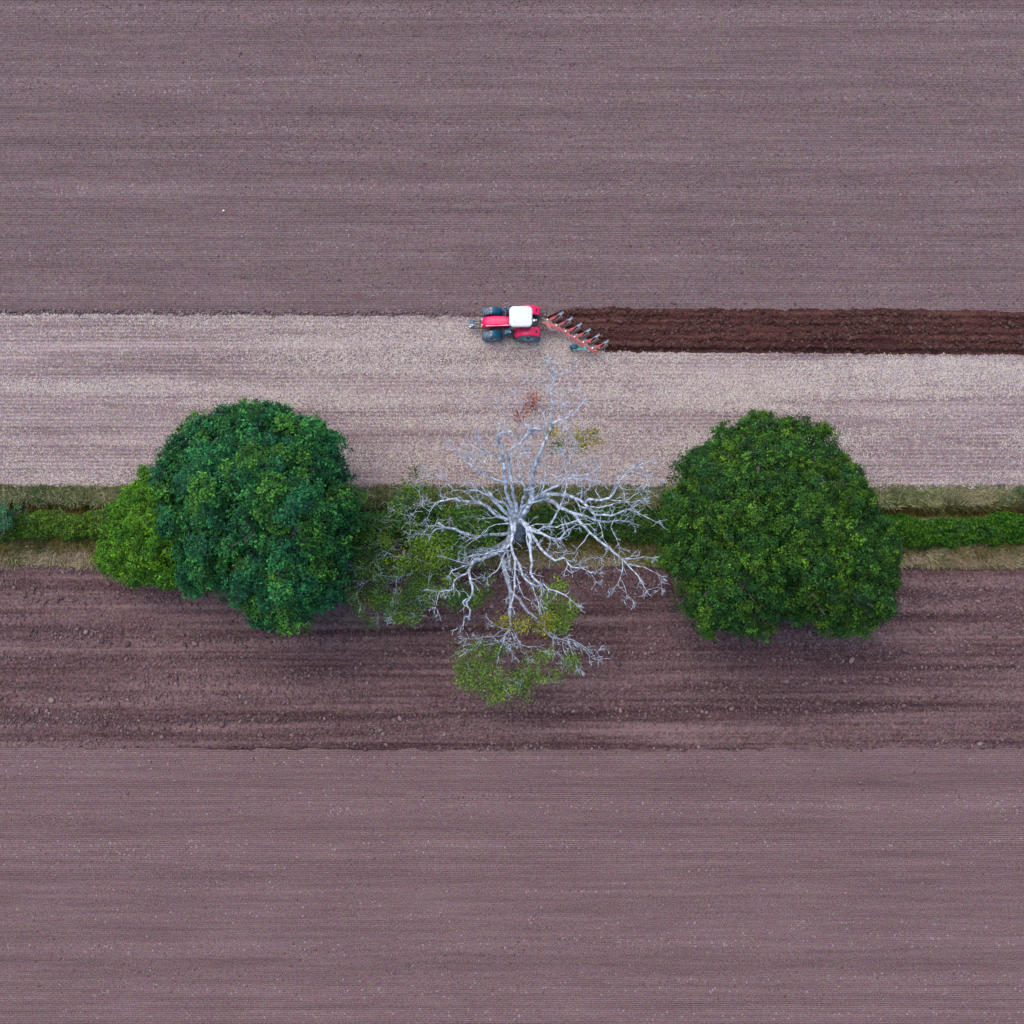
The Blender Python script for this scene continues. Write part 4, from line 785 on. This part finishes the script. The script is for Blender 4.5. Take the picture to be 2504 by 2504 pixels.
mb = MB(); mb.tube([q(195, 640, 1.2), q(195, 760, .9)], .035, 8); mb.tube([q(165, 640, 1.2), q(165, 790, .8), q(190, 815, .7), q(205, 780, .8)], .03, 6); mb.build('parking_stand', M['muddy'], PL)
mb = MB(); mb.tube([q(280, 755, .7), q(480, 815, .7)], .04, 8); mb.build('stand_bar', M['plough_red'], PL)
PIV = [(200, 445), (435, 590), (675, 745), (910, 890), (1145, 1035), (1380, 1190)]
def board(mb, pts, w0, w1, z0, z1, flip):
    """curved mouldboard as a thick twisted plate"""
    rr = []
    for k, p in enumerate(pts):
        t = k / (len(pts) - 1); ww = w0 + (w1 - w0) * t; tw = (.15 + .6 * t) * (1 if flip > 0 else 1); dd = (pts[min(k + 1, len(pts) - 1)] - pts[max(k - 1, 0)]).normalized(); nn = Vector((-dd.y, dd.x, 0)).normalized()
        up = Vector((0, 0, flip)) * math.cos(tw) - nn * math.sin(tw) * -1; s_ = up.cross(dd).normalized() * .015
        rr.append([p - up * ww * .5 - s_, p - up * ww * .5 + s_, p + up * ww * .5 + s_, p + up * ww * .5 - s_])
    mb.rings(rr)
pb_first = None
for i, (x, y) in enumerate(PIV):
    body = MB(); body.bar(q(x + 60, y + 0, 1.1), q(x + 95, y + 95, 1.05), .12, .14)         # clamp from the beam
    po = body.build('plough_body', M['muddy'], PL, bevel=.01)
    m1 = MB(); m1.rings([[q(x + 15, y - 5, z), q(x + 110, y - 60, z + .1), q(x + 230, y - 110, z + .25), q(x + 270, y - 105, z + .25), q(x + 190, y - 20, z + .1), q(x + 80, y + 20, z)] for z in (1.12, 1.2)]); m1.build('upper_leg', M['plough_red'], po, bevel=.01)
    m2 = MB(); board(m2, [q(x + 255, y - 108, 1.58), q(x + 310, y - 135, 1.63), q(x + 370, y - 168, 1.68), q(x + 425, y - 205, 1.7)], .16, .20, 0, 0, 1); m2.build('upper_mouldboard', M['steel'], po)
    m2 = MB(); m2.rings([[q(x + 300, y - 125, z), q(x + 350, y - 185, z), q(x + 400, y - 207, z), q(x + 434, y - 200, z), q(x + 415, y - 165, z), q(x + 350, y - 120, z)] for z in (1.66, 1.70)]); m2.build('upper_share', M['steel'], po, bevel=.01)
    m3 = MB(); m3.bar(q(x + 20, y + 12, 1.1), q(x + 200, y + 18, 1.0), .05, .07); m3.bar(q(x + 200, y + 18, 1.0), q(x + 370, y - 110, .75), .05, .07); m3.build('stay', M['muddy'], po)
    m4 = MB(); m4.bar(q(x + 110, y + 35, 1.0), q(x + 210, y + 60, .25), .09, .06); m4.build('lower_leg', M['plough_red'], po)
    m5 = MB(); board(m5, [q(x + 120, y + 60, .12), q(x + 210, y + 40, .22), q(x + 310, y - 20, .3), q(x + 400, y - 90, .36)], .34, .30, 0, 0, 1); m5.build('lower_mouldboard', M['muddy'], po)
    m6 = MB(); m6.tube([q(x, y, 1.1), q(x, y, 1.27)], .07, 10); m6.build('pivot_bolt', M['bolt'], po)
# depth wheel
mb = MB(); c = q(895, 1172, .34); mb.lathe_y([(-.17, .1), (-.17, .26), (-.14, .32), (0, .335), (.14, .32), (.17, .26), (.17, .1), (-.17, .1)], (c.x, c.y, .33), 28); dw = mb.build('depth_wheel', M['btyre'], PL, True)
mb = MB(); mb.lathe_y([(-.175, .12), (-.12, .02), (-.12, .001)], (c.x, c.y, .33), 16); mb.build('hub', M['rim'], dw, True)
mb = MB(); mb.bar(q(870, 1245, .45), q(1000, 1235, .6), .05, .06); mb.bar(q(1000, 1235, .6), q(1180, 1190, 1.0), .06, .08); mb.bar(q(980, 1205, .6), q(1160, 1205, 1.0), .05, .05); mb.build('wheel_arm', M['teal'], PL)
mb = MB(); mb.bar(q(1185, 1140, 1.05), q(1190, 1250, 1.0), .14, .26); mb.build('wheel_bracket', M['teal'], PL, bevel=.02)
mb = MB(); mb.tube([q(1250, 1280, .9), q(1330, 1262, .9)], .09, 8); mb.tube([q(1330, 1262, .9), q(1380, 1240, 1.0)], .05, 8); mb.build('tail_ram', M['steel'], PL, True)
